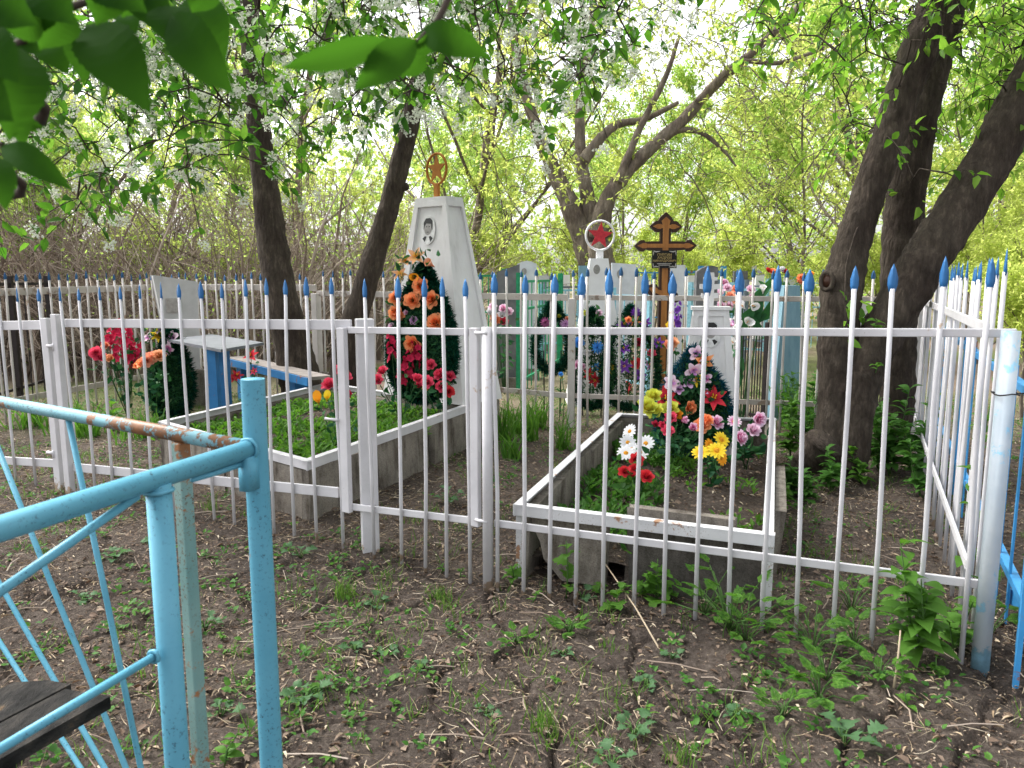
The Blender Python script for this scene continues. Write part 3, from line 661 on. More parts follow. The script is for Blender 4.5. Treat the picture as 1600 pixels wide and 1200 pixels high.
a = Acc(); bar(a, xy(nA, .98) + Vector((.07, 0, 0)), xy(nA, .98) + Vector((.9, -.15, 0)), .03, .03); put('rail', a.mesh('rail', M['blueframe']), nb)

# ------------------------------------------------------------------ kerbed graves
def panel(root, A, B, z0, z1, th, mat, poly=None, tilt=0.0, name='kerb_panel'):
    """upright slab from A to B, its outer face on that line, thickness inwards (left of A->B)"""
    A, B = xy(A, z0), xy(B, z0); u = (B - A).normalized(); Lp = (B - A).length; n_ = Vector((-u.y, u.x, 0))
    v = (Vector((0, 0, 1)) + n_ * tilt).normalized(); hh = z1 - z0
    if poly is None:
        jg = lambda: random.uniform(-.008, .008)
        poly = [(0, 0), (Lp, 0), (Lp + jg(), hh * .5), (Lp + jg(), hh - .006), (Lp * .6, hh + jg() * .4), (Lp * .3, hh + jg() * .4), (jg(), hh), (jg(), hh * .5)]
    a = Acc(); prism(a, A, u, v, n_, poly, th)
    o = put(name, a.mesh(name, M[mat]), root); bv = o.modifiers.new('bevel', 'BEVEL'); bv.width = .004; bv.segments = 1; bv.limit_method = 'ANGLE'
    return o
def angle_rim(root, A, B, z, mat='white', w=.045, h=.045, dz=0.0):
    z = z + dz; h = h + dz * 2
    A, B = xy(A, z), xy(B, z); u = (B - A).normalized(); n_ = Vector((-u.y, u.x, 0)); a = Acc()
    e = .012
    bar(a, A - u * e - n_ * .004 + Vector((0, 0, -h / 2)), B + u * e - n_ * .004 + Vector((0, 0, -h / 2)), .006, h)
    bar(a, A - u * e + n_ * (w / 2 - .008) + Vector((0, 0, .003)), B + u * e + n_ * (w / 2 - .008) + Vector((0, 0, .003)), w, .006)
    put('rim', a.mesh('rim', M[mat]), root)
def bed(root, pts, z, bump, seed, mat='soil', edge=.06):
    P = [Vector((p[0], p[1], 0)) for p in pts]; n_ = 26; V = []; T = []
    for jj in range(n_ + 1):
        for ii in range(n_ + 1):
            u, v = ii / n_, jj / n_
            p = (P[0] * (1 - u) + P[1] * u) * (1 - v) + (P[3] * (1 - u) + P[2] * u) * v
            hh = z + bump * min(1, 4 * min(u, 1 - u, v, 1 - v)) * .7 + float(fbm(np.array(p.x * 6.), np.array(p.y * 6.), seed) - .47) * .07
            V.append((p.x, p.y, hh))
    for jj in range(n_):
        for ii in range(n_):
            q = jj * (n_ + 1) + ii; T += [(q, q + 1, q + n_ + 2), (q, q + n_ + 2, q + n_ + 1)]
    a = Acc(); a.add(V, T); put('soil_bed', a.mesh('soil_bed', M[mat], True), root)
    return np.array(V)
K1 = .355
a1 = {'FL': G(250, 660, K1), 'FR': G(480, 722, K1), 'RR': G(737, 632, K1), 'RL': G(513, 599, K1)}
g1 = thing('grave_kerb', 'tall concrete grave kerb with white angle rim around green sprouting weeds', 'grave kerb', xy((a1['FR'] + a1['RL']) / 2, 0))
def lerp(A, B, t): return A.lerp(B, t)
e = a1['RR'] - a1['FR']
panel(g1, a1['FR'], lerp(a1['FR'], a1['RR'], .33), -.03, K1 - .05, .05, 'concrete', tilt=-.03)
panel(g1, lerp(a1['FR'], a1['RR'], .345), lerp(a1['FR'], a1['RR'], .66), -.03, K1 - .05, .05, 'concrete', tilt=.03)
panel(g1, lerp(a1['FR'], a1['RR'], .70), a1['RR'], -.03, K1 - .05, .05, 'concrete', tilt=-.01)
panel(g1, a1['FL'], lerp(a1['FL'], a1['FR'], .48), -.03, K1 - .05, .05, 'concrete', tilt=.02)
panel(g1, lerp(a1['FL'], a1['FR'], .5), lerp(a1['FL'], a1['FR'], .985), -.03, K1 - .05, .05, 'concrete', tilt=-.02)
panel(g1, lerp(a1['RL'], a1['FL'], 0), lerp(a1['RL'], a1['FL'], .49), -.03, K1 - .05, .05, 'concrete')
panel(g1, lerp(a1['RL'], a1['FL'], .5), a1['FL'], -.03, K1 - .05, .05, 'concrete')
panel(g1, a1['RR'], a1['RL'], -.03, K1 - .05, .05, 'concrete')
for p_, q_ in (('FL', 'FR'), ('FR', 'RR'), ('RR', 'RL'), ('RL', 'FL')): angle_rim(g1, a1[p_], a1[q_], K1, dz=.003 if p_ in ('FR', 'RL') else 0)
inn = [lerp(a1[k], (a1['FR'] + a1['RL']) / 2, .05) for k in ('FL', 'FR', 'RR', 'RL')]
bedV = bed(g1, inn, K1 - .14, .04, 5)
def bed_litter(pts, zf, n, seed, label):
    r = np.random.default_rng(seed); P = np.array([tuple(p)[:2] for p in pts]); u = r.random(n)[:, None]; v = r.random(n)[:, None]; c = (P[0] * (1 - u) + P[1] * u) * (1 - v) + (P[3] * (1 - u) + P[2] * u) * v
    ee = np.minimum(np.minimum(u, 1 - u), np.minimum(v, 1 - v))[:, 0]
    z = zf[0] + zf[1] * np.minimum(1, 4 * ee) * .7 + (fbm(c[:, 0] * 6., c[:, 1] * 6., zf[2]) - .47) * .07 + .006
    an = r.random(n) * 6.28; l = .008 + .035 * r.random(n) ** 2; a = Acc(); k = r.random(n) < .35
    for sel, mi in ((k, 1), (~k, 0)):
        leaves(a, np.stack([c[sel, 0], c[sel, 1], z[sel]], -1), np.stack([np.cos(an[sel]), np.sin(an[sel]), r.normal(0, .2, sel.sum())], -1), np.array((0, 0, 1.)) + r.normal(0, .35, (sel.sum(), 3)), l[sel], l[sel] * (.3 if mi else .55), 8, mi, 1.6)
    setp(put('leaf_litter', a.mesh('leaf_litter', [M['litter'], M['straw']], True)), label, 'leaf litter', kind='stuff')
# weeds in the bed
def bed_weeds(pts, zf, n, l0, l1, mat, name, label, root_pts=None, seed=0, thr=.35):
    r = np.random.default_rng(seed); P = np.array([tuple(p)[:2] for p in pts]); u = r.random(n)[:, None]; v = r.random(n)[:, None]
    c = (P[0] * (1 - u) + P[1] * u) * (1 - v) + (P[3] * (1 - u) + P[2] * u) * v
    c = c[fbm(c[:, 0] * 2.5, c[:, 1] * 2.5, 60 + seed) > thr]; k = 7; X = np.repeat(c[:, 0], k); Y = np.repeat(c[:, 1], k); m_ = len(X)
    an = r.random(m_) * 6.28; rr = r.uniform(0, .03, m_); d = norm(np.stack([np.cos(an), np.sin(an), r.uniform(.3, 1.6, m_)], -1)); l = r.uniform(l0, l1, m_)
    a = Acc(); leaves(a, np.stack([X + np.cos(an) * rr, Y + np.sin(an) * rr, zf + r.uniform(-.01, .05, m_)], -1), d, np.array([0, 0, 1.]) + r.normal(0, .3, (m_, 3)), l, l * .38, 8)
    setp(put(name, a.mesh(name, M[mat], True)), label, 'ground cover', kind='stuff')
bed_litter(inn, (K1 - .14, .04, 5), 1200, 5, 'dry leaves under the seedlings of the tall kerb')
bed_weeds(inn, K1 - .12, 900, .03, .075, 'leaf_bright', 'ground_cover', 'green seedlings filling the tall concrete kerb', seed=1, thr=.3)

K2 = .34
a2 = {'FL': G(806, 790, K2), 'FR': G(1206, 838, K2), 'RR': G(1210, 655, K2), 'RL': G(966, 647, K2)}
g2 = thing('grave_kerb', 'low broken concrete grave kerb with rusty white angle rim and artificial flowers', 'grave kerb', xy((a2['FR'] + a2['RL']) / 2, 0))
FLR = a2['FR'] - a2['FL']; Lf = FLR.length
n_in = Vector((-FLR.y, FLR.x, 0)).normalized()
sA = lerp(a2['FL'], a2['FR'], .07) + n_in * .03
panel(g2, sA, sA + FLR * .30, 0.0, K2 - .04, .05, 'concrete', poly=[(.14, 0), (.34, 0), (.345, .3), (-.02, .31), (-.01, .24), (.03, .17), (.05, .09)], tilt=.06)
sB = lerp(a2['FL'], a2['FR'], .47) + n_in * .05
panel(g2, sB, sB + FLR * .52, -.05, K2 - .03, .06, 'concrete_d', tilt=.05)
sC = lerp(a2['FL'], a2['FR'], .44) + n_in * .10
panel(g2, sC, sC + FLR * .42, .0, K2 + .012, .05, 'concrete', tilt=.08)
for t0, t1, tl in ((.04, .44, .03), (.45, .72, -.02), (.73, .99, .04)):
    panel(g2, lerp(a2['RL'], a2['FL'], t0), lerp(a2['RL'], a2['FL'], t1), -.03, K2 - .03, .05, 'concrete', tilt=tl)
for t0, t1, tl in ((.16, .5, -.1), (.52, .76, .05), (.77, .98, .12)):
    panel(g2, lerp(a2['FR'], a2['RR'], t0) + Vector((.03, 0, 0)), lerp(a2['FR'], a2['RR'], t1) + Vector((.03, 0, 0)), -.03, K2 - .02, .05, 'concrete', tilt=tl)
panel(g2, a2['RR'], a2['RL'], -.03, K2 - .02, .05, 'concrete')
M['rim_rust'] = painted('rusty_white_rim', (.54, .54, .56), (.66, .66, .68), rust=(.18, .1, .06), amount=.3, speck=(.16, .09, .06), speck_amt=.6)
for p_, q_ in (('FL', 'FR'), ('FR', 'RR'), ('RR', 'RL'), ('RL', 'FL')): angle_rim(g2, a2[p_], a2[q_], K2, 'rim_rust', dz=.003 if p_ in ('FR', 'RL') else 0)
for k in ('FL', 'FR'):
    p = lerp(a2[k], (a2['FR'] + a2['RL']) / 2, .02); a = Acc(); box(a, (p.x, p.y, K2 / 2 - .04), (1, 0, 0), (0, 1, 0), (0, 0, 1), .018, .018, K2 / 2 + .03); put('corner_post', a.mesh('corner_post', M['rim_rust']), g2)
p = G(1209, 700, .3); 
inn2 = [lerp(a2[k], (a2['FR'] + a2['RL']) / 2, .07) for k in ('FL', 'FR', 'RR', 'RL')]
bed(g2, inn2, .08, .07, 15)
bed_litter(inn2, (.08, .07, 15), 1800, 4, 'dry leaves and straw on the soil of the low broken kerb')
bed_weeds([lerp(inn2[0], inn2[1], .06), lerp(inn2[0], inn2[1], .5), lerp(inn2[3], inn2[2], .45), inn2[3]], .15, 330, .035, .08, 'leaf_weed', 'ground_cover', 'leafy green weeds in the low broken kerb', seed=2, thr=.36)
bed_weeds([lerp(inn2[0], inn2[1], .4), inn2[1], inn2[2], lerp(inn2[3], inn2[2], .4)], .14, 260, .03, .06, 'leaf_bright', 'ground_cover', 'thin seedlings on bare soil in the low broken kerb', seed=3, thr=.5)

# ------------------------------------------------------------------ monuments
def obelisk(root, c, e1, e2, b1, b2, t1, t2, z0, z1, mat, rec=.02, mg=.16, name='body'):
    """tapered four-sided shaft with a sunk panel on each side"""
    c, e1, e2 = Vector((c[0], c[1], 0)), Vector(e1).normalized(), Vector(e2).normalized()
    lo = [c + e1 * s * b1 + e2 * t * b2 + Vector((0, 0, z0)) for s, t in ((-1, -1), (1, -1), (1, 1), (-1, 1))]
    hi = [c + e1 * s * t1 + e2 * t * t2 + Vector((0, 0, z1)) for s, t in ((-1, -1), (1, -1), (1, 1), (-1, 1))]
    a = Acc(); V = lo + hi; a.add([tuple(v) for v in V], [(4, 5, 6), (4, 6, 7), (0, 2, 1), (0, 3, 2)])
    for k in range(4):
        q = [lo[k], lo[(k + 1) % 4], hi[(k + 1) % 4], hi[k]]
        n_ = (q[1] - q[0]).cross(q[3] - q[0]).normalized()
        bl = lambda u, v: (q[0] * (1 - u) + q[1] * u) * (1 - v) + (q[3] * (1 - u) + q[2] * u) * v
        i_ = [bl(mg, .0), bl(1 - mg, .0), bl(1 - mg, .955), bl(mg, .955)]
        j_ = [p - n_ * rec for p in i_]
        a.add([tuple(v) for v in q + i_ + j_], [(0, 4, 7), (0, 7, 3), (1, 2, 6), (1, 6, 5), (3, 7, 6), (3, 6, 2), (4, 8, 11), (4, 11, 7), (7, 11, 10), (7, 10, 6), (6, 10, 9), (6, 9, 5), (8, 9, 10), (8, 10, 11)] if rec else [(0, 1, 2), (0, 2, 3)])
    o = put(name, a.mesh(name, M[mat]), root)
    return lo, hi
def star(r): return [((r if k % 2 == 0 else r * .4) * math.sin(k * math.pi / 5), (r if k % 2 == 0 else r * .4) * math.cos(k * math.pi / 5)) for k in range(10)]
def ring_star(root, c, e1, rw, rh, thick, post_z0, post_w, ringmat, starmat, spin=0.0):
    e1 = Vector(e1).normalized(); nrm = e1.cross(Vector((0, 0, 1))); c = Vector(c); up = Vector((0, 0, 1))
    a = Acc(); tube(a, [c + e1 * rw * math.cos(t) + up * rh * math.sin(t) for t in np.linspace(0, 2 * math.pi, 37)[:-1]], thick, 8, closed=True)
    r_ = put('ring', a.mesh('ring', M[ringmat], True), root)
    a = Acc(); k = rw / rh; poly = [(x * k * .93 * math.cos(spin) + y * math.sin(spin) * .93, -x * math.sin(spin) * .93 + y * .97 * math.cos(spin)) for x, y in star(rh)]
    prism(a, c - nrm * .006, e1, up, nrm, poly, .012); put('star', a.mesh('star', M[starmat]), root)
    a = Acc(); box(a, (c.x, c.y, (c.z - rh + post_z0) / 2), e1, nrm, up, post_w / 2, post_w * .25, (c.z - rh - post_z0) / 2 + .004); put('stem', a.mesh('stem', M[ringmat]), root)

# tall tapered monument
e1 = (a1['RR'] - a1['RL']); e1.z = 0; e1.normalize(); e2 = Vector((-e1.y, e1.x, 0))
c1 = Vector((-.62, 6.66, 0)) + e1 * .09 - e2 * .10
m1 = thing('tapered_monument', 'tall white tapered monument with sunk panels, oval portrait and rusty ringed star', 'monument', (c1.x, c1.y, 0))
obelisk(m1, c1, e1, e2, .49, .24, .18, .10, .36, 2.04, 'plaster', rec=.022, mg=.13)
a = Acc(); box(a, (c1.x, c1.y, .16), e1, e2, (0, 0, 1), .47, .23, .19); put('plinth', a.mesh('plinth', M['concrete']), m1)
sc_ = c1 - e2 * .02; ring_star(m1, (sc_.x, sc_.y, 2.275), e1, .115, .125, .011, 2.04, .05, 'rust', 'rust')
# oval portrait on the front face
def face_frame(c, e1, e2, b2, t2, z0, z1, z):
    t = (z - z0) / (z1 - z0); p = Vector((c[0], c[1], 0)) - e2 * (b2 + (t2 - b2) * t) + Vector((0, 0, z))
    v = (Vector((0, 0, z1 - z0)) + e2 * (b2 - t2)).normalized(); n_ = -(e1.cross(v)); n_ = n_ if n_.dot(e2) < 0 else -n_
    return p, v, n_
M['porcelain'] = flat('porcelain', (.62, .62, .62), .25); M['pgrey'] = flat('portrait_grey', (.3, .29, .28), .4); M['pdark'] = flat('portrait_dark', (.02, .02, .02), .3)
def portrait(root, p, e1, v, n_, k=1.0):
    a = Acc(); prism(a, p, e1, v, n_, ellipse(.075 * k, .105 * k, 28), .006); pl = put('portrait', a.mesh('portrait', M['porcelain']), root)
    q = p + n_ * .006
    a = Acc(); prism(a, q, e1, v, n_, ellipse(.042 * k, .056 * k, 20, 0, .022 * k), .0012); put('face', a.mesh('face', M['pgrey']), pl)
    a = Acc(); prism(a, q + n_ * .0012, e1, v, n_, [(-.045 * k, .005 * k), (-.048 * k, .06 * k), (-.025 * k, .09 * k), (.02 * k, .091 * k), (.046 * k, .07 * k), (.047 * k, .0), (.036 * k, .02 * k), (.032 * k, .048 * k), (-.02 * k, .052 * k), (-.035 * k, .035 * k)], .001)
    for ex in (-.016, .014): prism(a, q + n_ * .0012, e1, v, n_, ellipse(.0075 * k, .0035 * k, 8, ex * k, .028 * k), .001)
    prism(a, q + n_ * .0012, e1, v, n_, ellipse(.012 * k, .003 * k, 8, 0, -.012 * k), .001); put('hair', a.mesh('hair', M['pdark']), pl)
    a = Acc()
    for s in (-1, 1): prism(a, q, e1, v, n_, [(s * .012 * k, -.045 * k), (s * .03 * k, -.04 * k), (s * .055 * k, -.058 * k), (s * .03 * k, -.085 * k)], .001)
    put('collar', a.mesh('collar', M['pdark']), pl)
p, v, n_ = face_frame(c1, e1, e2, .24, .10, .36, 2.04, 1.77); portrait(m1, p - n_ * .018 - e1 * .02, e1, v, n_, 1.12)

# small white stele with an orthodox cross in the low kerb
e3 = (a2['RR'] - a2['RL']); e3.z = 0; e3.normalize(); e4 = Vector((-e3.y, e3.x, 0))
c2 = Vector((1.47, 5.62, 0))
m2 = thing('small_stele', 'small white tapered stele with stone cross on top and oval portrait', 'monument', (c2.x, c2.y, .1))
e3r = Vector((math.cos(-.18), math.sin(-.18), 0)); e4r = Vector((-e3r.y, e3r.x, 0))
c2 = c2 + e4r * .06
obelisk(m2, c2, e3r, e4r, .245, .16, .125, .075, .06, 1.15, 'plaster', rec=.012, mg=.16)
a = Acc(); box(a, (c2.x, c2.y, 1.158), e3r, e4r, (0, 0, 1), .142, .09, .012); put('cap', a.mesh('cap', M['plaster']), m2)
p, v, n_ = face_frame(c2, e3r, e4r, .16, .075, .06, 1.15, .97); portrait(m2, p - n_ * .008, e3r, v, n_, .95)
a = Acc(); p = c2 + Vector((-.01, 0, 1.17))
prism(a, p - e4r * .02, e3r, Vector((0, 0, 1)), e4r, [(-.028, 0), (.028, 0), (.028, .06), (.062, .065), (.062, .1), (.028, .1), (.028, .125), (.07, .13), (.07, .165), (.028, .165), (.028, .19), (.05, .192), (.05, .215), (.028, .217), (.024, .25), (-.024, .25), (-.028, .217), (-.05, .215), (-.05, .192), (-.028, .19), (-.028, .165), (-.075, .165), (-.075, .13), (-.028, .125), (-.028, .085), (-.062, .1), (-.062, .065), (-.028, .05)], .04)
put('cross', a.mesh('cross', M['plaster']), m2)

# white obelisk with the red star, behind the fence
c3 = D(934, 480, 8.3); m3 = thing('star_obelisk', 'bright white obelisk topped by a white ring with a red star', 'monument', (c3.x, c3.y, 0))
X1, X2 = Vector((1, 0, 0)), Vector((0, 1, 0)); zt3 = D(934, 404, 8.3).z
obelisk(m3, c3, X1, X2, .33, .25, .095, .09, .0, zt3, 'bright', rec=0)
rc = D(937, 368, 8.3); ring_star(m3, (c3.x + .012, c3.y, rc.z), X1, .152, .155, .012, zt3, .075, 'bright', 'red', .1)
a = Acc(); q = D(932, 421, 8.16); prism(a, q + Vector((0, -.03, 0)), X1, Vector((0, 0, 1)), X2, ellipse(.035, .05, 18), .02); put('portrait', a.mesh('portrait', M['pgrey']), m3)

# brown wooden cross with a black plate
yc = 8.0; cr = thing('grave_cross', 'brown varnished wooden cross with dark edges and black lettered plate', 'cross', D(1035, 600, yc).to_tuple()[:2] + (0,))
k = yc / F
def ogee(hw, hh):        # bar outline with pointed trefoil ends
    q = [(hw, 0), (hw - .035, hh * .75), (hw - .06, hh * 1.25), (hw - .10, hh * 1.3), (hw - .115, hh * .85), (hw - .15, hh * 1.0)]
    top = q + [(-x, y) for x, y in reversed(q)]
    return top + [(x, -y) for x, y in reversed(top)][1:-1]
def cross_bar(name, px, py, hw, hh, rot=0.0, dy=0.0, vert=False):
    c = D(px, py, yc); u = Vector((math.cos(rot), 0, math.sin(rot))); v = Vector((-u.z, 0, u.x))
    poly = ogee(hw, hh); seen = []; [seen.append(q) for q in poly if q not in seen]
    a = Acc(); prism(a, c + Vector((0, dy, 0)), u, v, Vector((0, 1, 0)), seen, .06); o = put(name, a.mesh(name, M['wood_d']), cr)
    s = (hh - .026) / hh; a = Acc(); prism(a, c + Vector((0, dy - .006, 0)), u, v, Vector((0, 1, 0)), [(x * (hw - .03) / hw, y * s) for x, y in seen], .005); put('facing', a.mesh('facing', M['wood_l']), o)
top = D(1041, 331, yc); bot = D(1034, 620, yc)
a = Acc(); u = (top - bot).normalized(); uu = Vector((u.z, 0, -u.x)); hl = (top - bot).length
prism(a, Vector((bot.x, yc + .001, bot.z)), uu, u, Vector((0, 1, 0)), [(-.055, -.15), (.055, -.15), (.055, hl - .14), (.085, hl - .1), (.06, hl - .055), (0, hl), (-.06, hl - .055), (-.085, hl - .1), (-.055, hl - .14)], .062); post = put('post', a.mesh('post', M['wood_d']), cr)
a = Acc(); prism(a, Vector((bot.x, yc - .009, bot.z)), uu, u, Vector((0, 1, 0)), [(-.03, 0), (.03, 0), (.03, hl - .15), (.045, hl - .09), (0, hl - .05), (-.045, hl - .09), (-.03, hl - .15)], .006); put('facing', a.mesh('facing', M['wood_l']), post)
cross_bar('upper_bar', 1041, 354, 25 * k, .045, -.02, -.004); cross_bar('main_bar', 1040, 384, 48 * k, .046, 0, -.006); cross_bar('foot_bar', 1036, 459, 29 * k, .05, -.38, -.005)
a = Acc(); pc_ = D(1038, 405, yc - .03); box(a, (pc_.x, pc_.y, pc_.z), (1, 0, 0), (0, 1, 0), (0, 0, 1), 19 * k, .008, 13.5 * k); pl = put('plate', a.mesh('plate', M['black']), cr)
M['silver'] = flat('silver_print', (.4, .38, .36), .4)
a = Acc()
for sx_ in (-1, 1):
    for sz_ in (-1, 1):
        q = Vector((pc_.x + sx_ * 16 * k, pc_.y - .009, pc_.z + sz_ * 11 * k))
        tube(a, [q + Vector((-sx_ * 9 * k, 0, sz_ * 1 * k)), q + Vector((-sx_ * 3 * k, 0, 0)), q + Vector((sx_ * 1.2 * k, 0, sz_ * 1.2 * k))], [.003, .008, .006], 6)
        tube(a, [q + Vector((sx_ * 1.5 * k, 0, -sz_ * 5 * k)), q + Vector((sx_ * 1 * k, 0, 0))], [.003, .007], 6)
        put('scroll', a.mesh('scroll', M['silver']), pl); a = Acc()
def text(parent, s, c, size, mat, rot=(math.pi / 2, 0, 0), ext=.001):
    cu = bpy.data.curves.new('lettering', 'FONT'); cu.body = s; cu.size = size; cu.align_x = 'CENTER'; cu.align_y = 'CENTER'; cu.extrude = ext
    o = bpy.data.objects.new('lettering', cu); COL.objects.link(o)
    me = bpy.data.meshes.new_from_object(o); bpy.data.objects.remove(o); me.materials.clear(); me.materials.append(mat)
    return put_local('lettering', me, parent, Matrix.Translation(Vector(c)) @ Matrix.Rotation(rot[0], 4, 'X'))
for s, dz, sz in (('ПУРГИН', 6.5, 4.6), ('АНДРЕЙ', 2, 4.4), ('НИКАНДРОВИЧ', -2.6, 3.8)):
    text(pl, s, (pc_.x, pc_.y - .010, pc_.z + dz * k), sz * k * 1.2, M['gold'])
a = Acc()
for dz, w in ((-6.8, 11), (-9, 9)): box(a, (pc_.x, pc_.y - .009, pc_.z + dz * k), (1, 0, 0), (0, 1, 0), (0, 0, 1), w * k, .0015, .6 * k)
put('date_line', a.mesh('date_line', M['silver']), pl)

# other stones in the rows behind
def slab(name, label, px0, px1, ytop, Y, mat, th=.09, slope=0.0, topshape=None, cat='headstone', yaw=0.0, oval=None, taper=0.0, z0=-.05):
    p0, p1 = D(px0, ytop, Y), D(px1, ytop, Y); w = (p1 - p0).length; c = (p0 + p1) / 2; h = c.z - z0
    r = thing(name, label, cat, (c.x, Y, 0)); u = Vector((math.cos(yaw), math.sin(yaw), 0)); n_ = Vector((-u.y, u.x, 0))
    if topshape == 'wave': poly = [(-w / 2, 0), (w / 2, 0), (w / 2, h)] + [(w / 2 - w * t, h + slope * t + .10 * h * .25 * math.sin(t * math.pi)) for t in (.25, .5, .75)] + [(-w / 2, h + slope)]
    else: poly = [(-w / 2 + taper, 0), (w / 2 - taper, 0), (w / 2, h), (-w / 2, h + slope)]
    a = Acc(); prism(a, Vector((c.x, Y, z0)), u, Vector((0, 0, 1)), n_, poly, th); o = put('slab', a.mesh('slab', M[mat]), r)
    bv = o.modifiers.new('bevel', 'BEVEL'); bv.width = .008; bv.segments = 1
    a = Acc(); box(a, (c.x + n_.x * th / 2, Y + n_.y * th / 2, .05), u, n_, (0, 0, 1), w * .62, th * 1.2, .1); put('base', a.mesh('base', M['concrete']), r)
    if oval:
        q = D(oval[0], oval[1], Y - .004); a = Acc(); prism(a, Vector((q.x, Y, q.z)) - n_ * .012, u, Vector((0, 0, 1)), n_, ellipse(oval[2] * Y / F, oval[3] * Y / F, 20), .012); put('portrait', a.mesh('portrait', M['pgrey']), r)
    return r
slab('headstone', 'plain dark grey headstone with sloping top by the green fence', 777, 811, 414, 9.3, 'darkstone', .1, slope=-.09)
slab('headstone', 'pale headstone with curved top and oval portrait behind the dark grey stone', 809, 838, 413, 10.2, 'palestone', .1, topshape='wave', oval=(819, 424, 4, 5))
slab('headstone', 'narrow pale blue headstone behind the red star obelisk', 906, 921, 416, 9.6, 'bluestone', .1)
slab('headstone', 'pale leaning headstone with oval portrait between red star obelisk and brown cross', 957, 993, 414, 10.0, 'palestone', .08, slope=.02, taper=.06, oval=(969, 428, 5, 7))
slab('headstone', 'pale headstone behind the foot of the brown cross', 1046, 1070, 415, 10.2, 'palestone', .1, taper=.02)
slab('headstone', 'dark headstone with curved top behind the small stone cross', 1090, 1122, 418, 9.2, 'darkstone', .1, topshape='wave', slope=-.05)
slab('headstone', 'small black headstone before the grey rail fence', 1148, 1168, 424, 14, 'darkstone', .1)
slab('headstone', 'grey headstone edge seen between the tree stems', 1322, 1366, 468, 7.6, 'greyslab', .06, slope=.06, yaw=.5)
for px, wpx, yt, Y, mt in ((742, 16, 432, 13.5, 'palestone'), (850, 14, 431, 14, 'palestone'), (884, 12, 430, 15.5, 'bright'), (1003, 13, 432, 15, 'palestone'), (1082, 12, 431, 14.5, 'bright'), (1160, 13, 433, 16, 'palestone'), (1188, 12, 431, 15, 'bright'), (1236, 15, 432, 12.5, 'palestone'), (1262, 12, 433, 16.5, 'bright')):
    r_ = slab('headstone', 'small pale headstone in the far rows before the wood', px - wpx / 2, px + wpx / 2, yt, Y, mt, .1); r_['group'] = 'small headstones of the far rows'
bo = thing('tapered_column', 'blue grey tapered column behind the dark iron fence', 'monument', D(1226, 600, 7.4).to_tuple()[:2] + (0,))
obelisk(bo, D(1226, 600, 7.4), X1, X2, .15, .12, .075, .07, -.02, D(1226, 446, 7.4).z, 'bluestone', rec=0)
ts = thing('oval_plaque', 'small white oval plaque on a stake beside the leaning tree', 'plaque', D(1338, 520, 7.0).to_tuple()[:2] + (0,))
a = Acc(); q = D(1338, 500, 7.0); prism(a, q, X1, Vector((0, 0, 1)), X2, ellipse(12 * 7 / F, 8 * 7 / F, 24), .015); put('plate', a.mesh('plate', M['porcelain']), ts)
a = Acc(); bar(a, (q.x, q.y + .025, -.05), (q.x, q.y + .025, q.z), .02, .02); put('stake', a.mesh('stake', M['iron']), ts)

# leaning grey slab with plate, left grave of the plot
q = D(275, 560, 8.0); sl = thing('leaning_slab', 'pale grey slanted-top slab with a small metal plate on a concrete base', 'headstone', (q.x, q.y, 0))
L0, L1 = D(240, 431, 8.0), D(307, 441, 8.25); u = Vector((L1.x - L0.x, L1.y - L0.y, 0)); w = u.length; u.normalize(); n_ = Vector((-u.y, u.x, 0)); z0 = .38
a = Acc(); prism(a, Vector((L0.x, L0.y, z0)), u, Vector((0, 0, 1)), n_, [(.13, 0), (w - .02, 0), (w, L1.z - z0), (0, L0.z - z0)], .11); o = put('slab', a.mesh('slab', M['greyslab']), sl); bv = o.modifiers.new('bevel', 'BEVEL'); bv.width = .008
a = Acc(); q2 = hit(271, 477, L0, L1) - n_ * .012; box(a, q2, u, n_, (0, 0, 1), .075, .008, .075); put('plate', a.mesh('plate', M['silver']), sl)
a = Acc(); c = L0 + u * w * .55 + n_ * .06; box(a, (c.x, c.y, .18), u, n_, (0, 0, 1), w * .5, .17, .205); put('base', a.mesh('base', M['concrete']), sl)
# table and bench
tq = D(338, 537, 7.3); tb = thing('grave_table', 'small table with grey slab top on blue legs', 'table', (tq.x, tq.y, 0))
c0, c1_, c2_, c3_ = G(262, 530, .78), G(345, 546, .78), G(412, 535, .78), G(330, 522, .78)
a = Acc(); V = [tuple(c0), tuple(c1_), tuple(c2_), tuple(c3_)]; V += [(x, y, z - .025) for x, y, z in V]; a.add(V, [(0, 1, 2), (0, 2, 3), (4, 6, 5), (4, 7, 6), (0, 4, 5), (0, 5, 1), (1, 5, 6), (1, 6, 2), (2, 6, 7), (2, 7, 3), (3, 7, 4), (3, 4, 0)]); put('table_top', a.mesh('table_top', M['tabletop']), tb)
for px in (332, 350):
    q = lerp(c1_, c3_, .2 + .35 * (px > 340)); q = D(px, 560, q.y); a = Acc(); box(a, (q.x, q.y, .36), (1, 0, 0), (0, 1, 0), (0, 0, 1), .042, .04, .392); put('leg', a.mesh('leg', M['benchblue']), tb)
bq0, bq1 = G(352, 560, .45), G(482, 592, .45); bb = thing('grave_bench', 'low blue bench with worn board top beside the table', 'bench', xy((bq0 + bq1) / 2, 0))
bu = (bq1 - bq0).normalized(); bn_ = Vector((-bu.y, bu.x, 0))
a = Acc(); bar(a, bq0 + bn_ * .11, bq1 + bn_ * .11, .22, .03); put('seat', a.mesh('seat', M['benchtop']), bb)
a = Acc(); bar(a, bq0 - bn_ * .008 + Vector((0, 0, -.03)), bq1 - bn_ * .008 + Vector((0, 0, -.03)), .016, .075); put('apron', a.mesh('apron', M['benchblue']), bb)
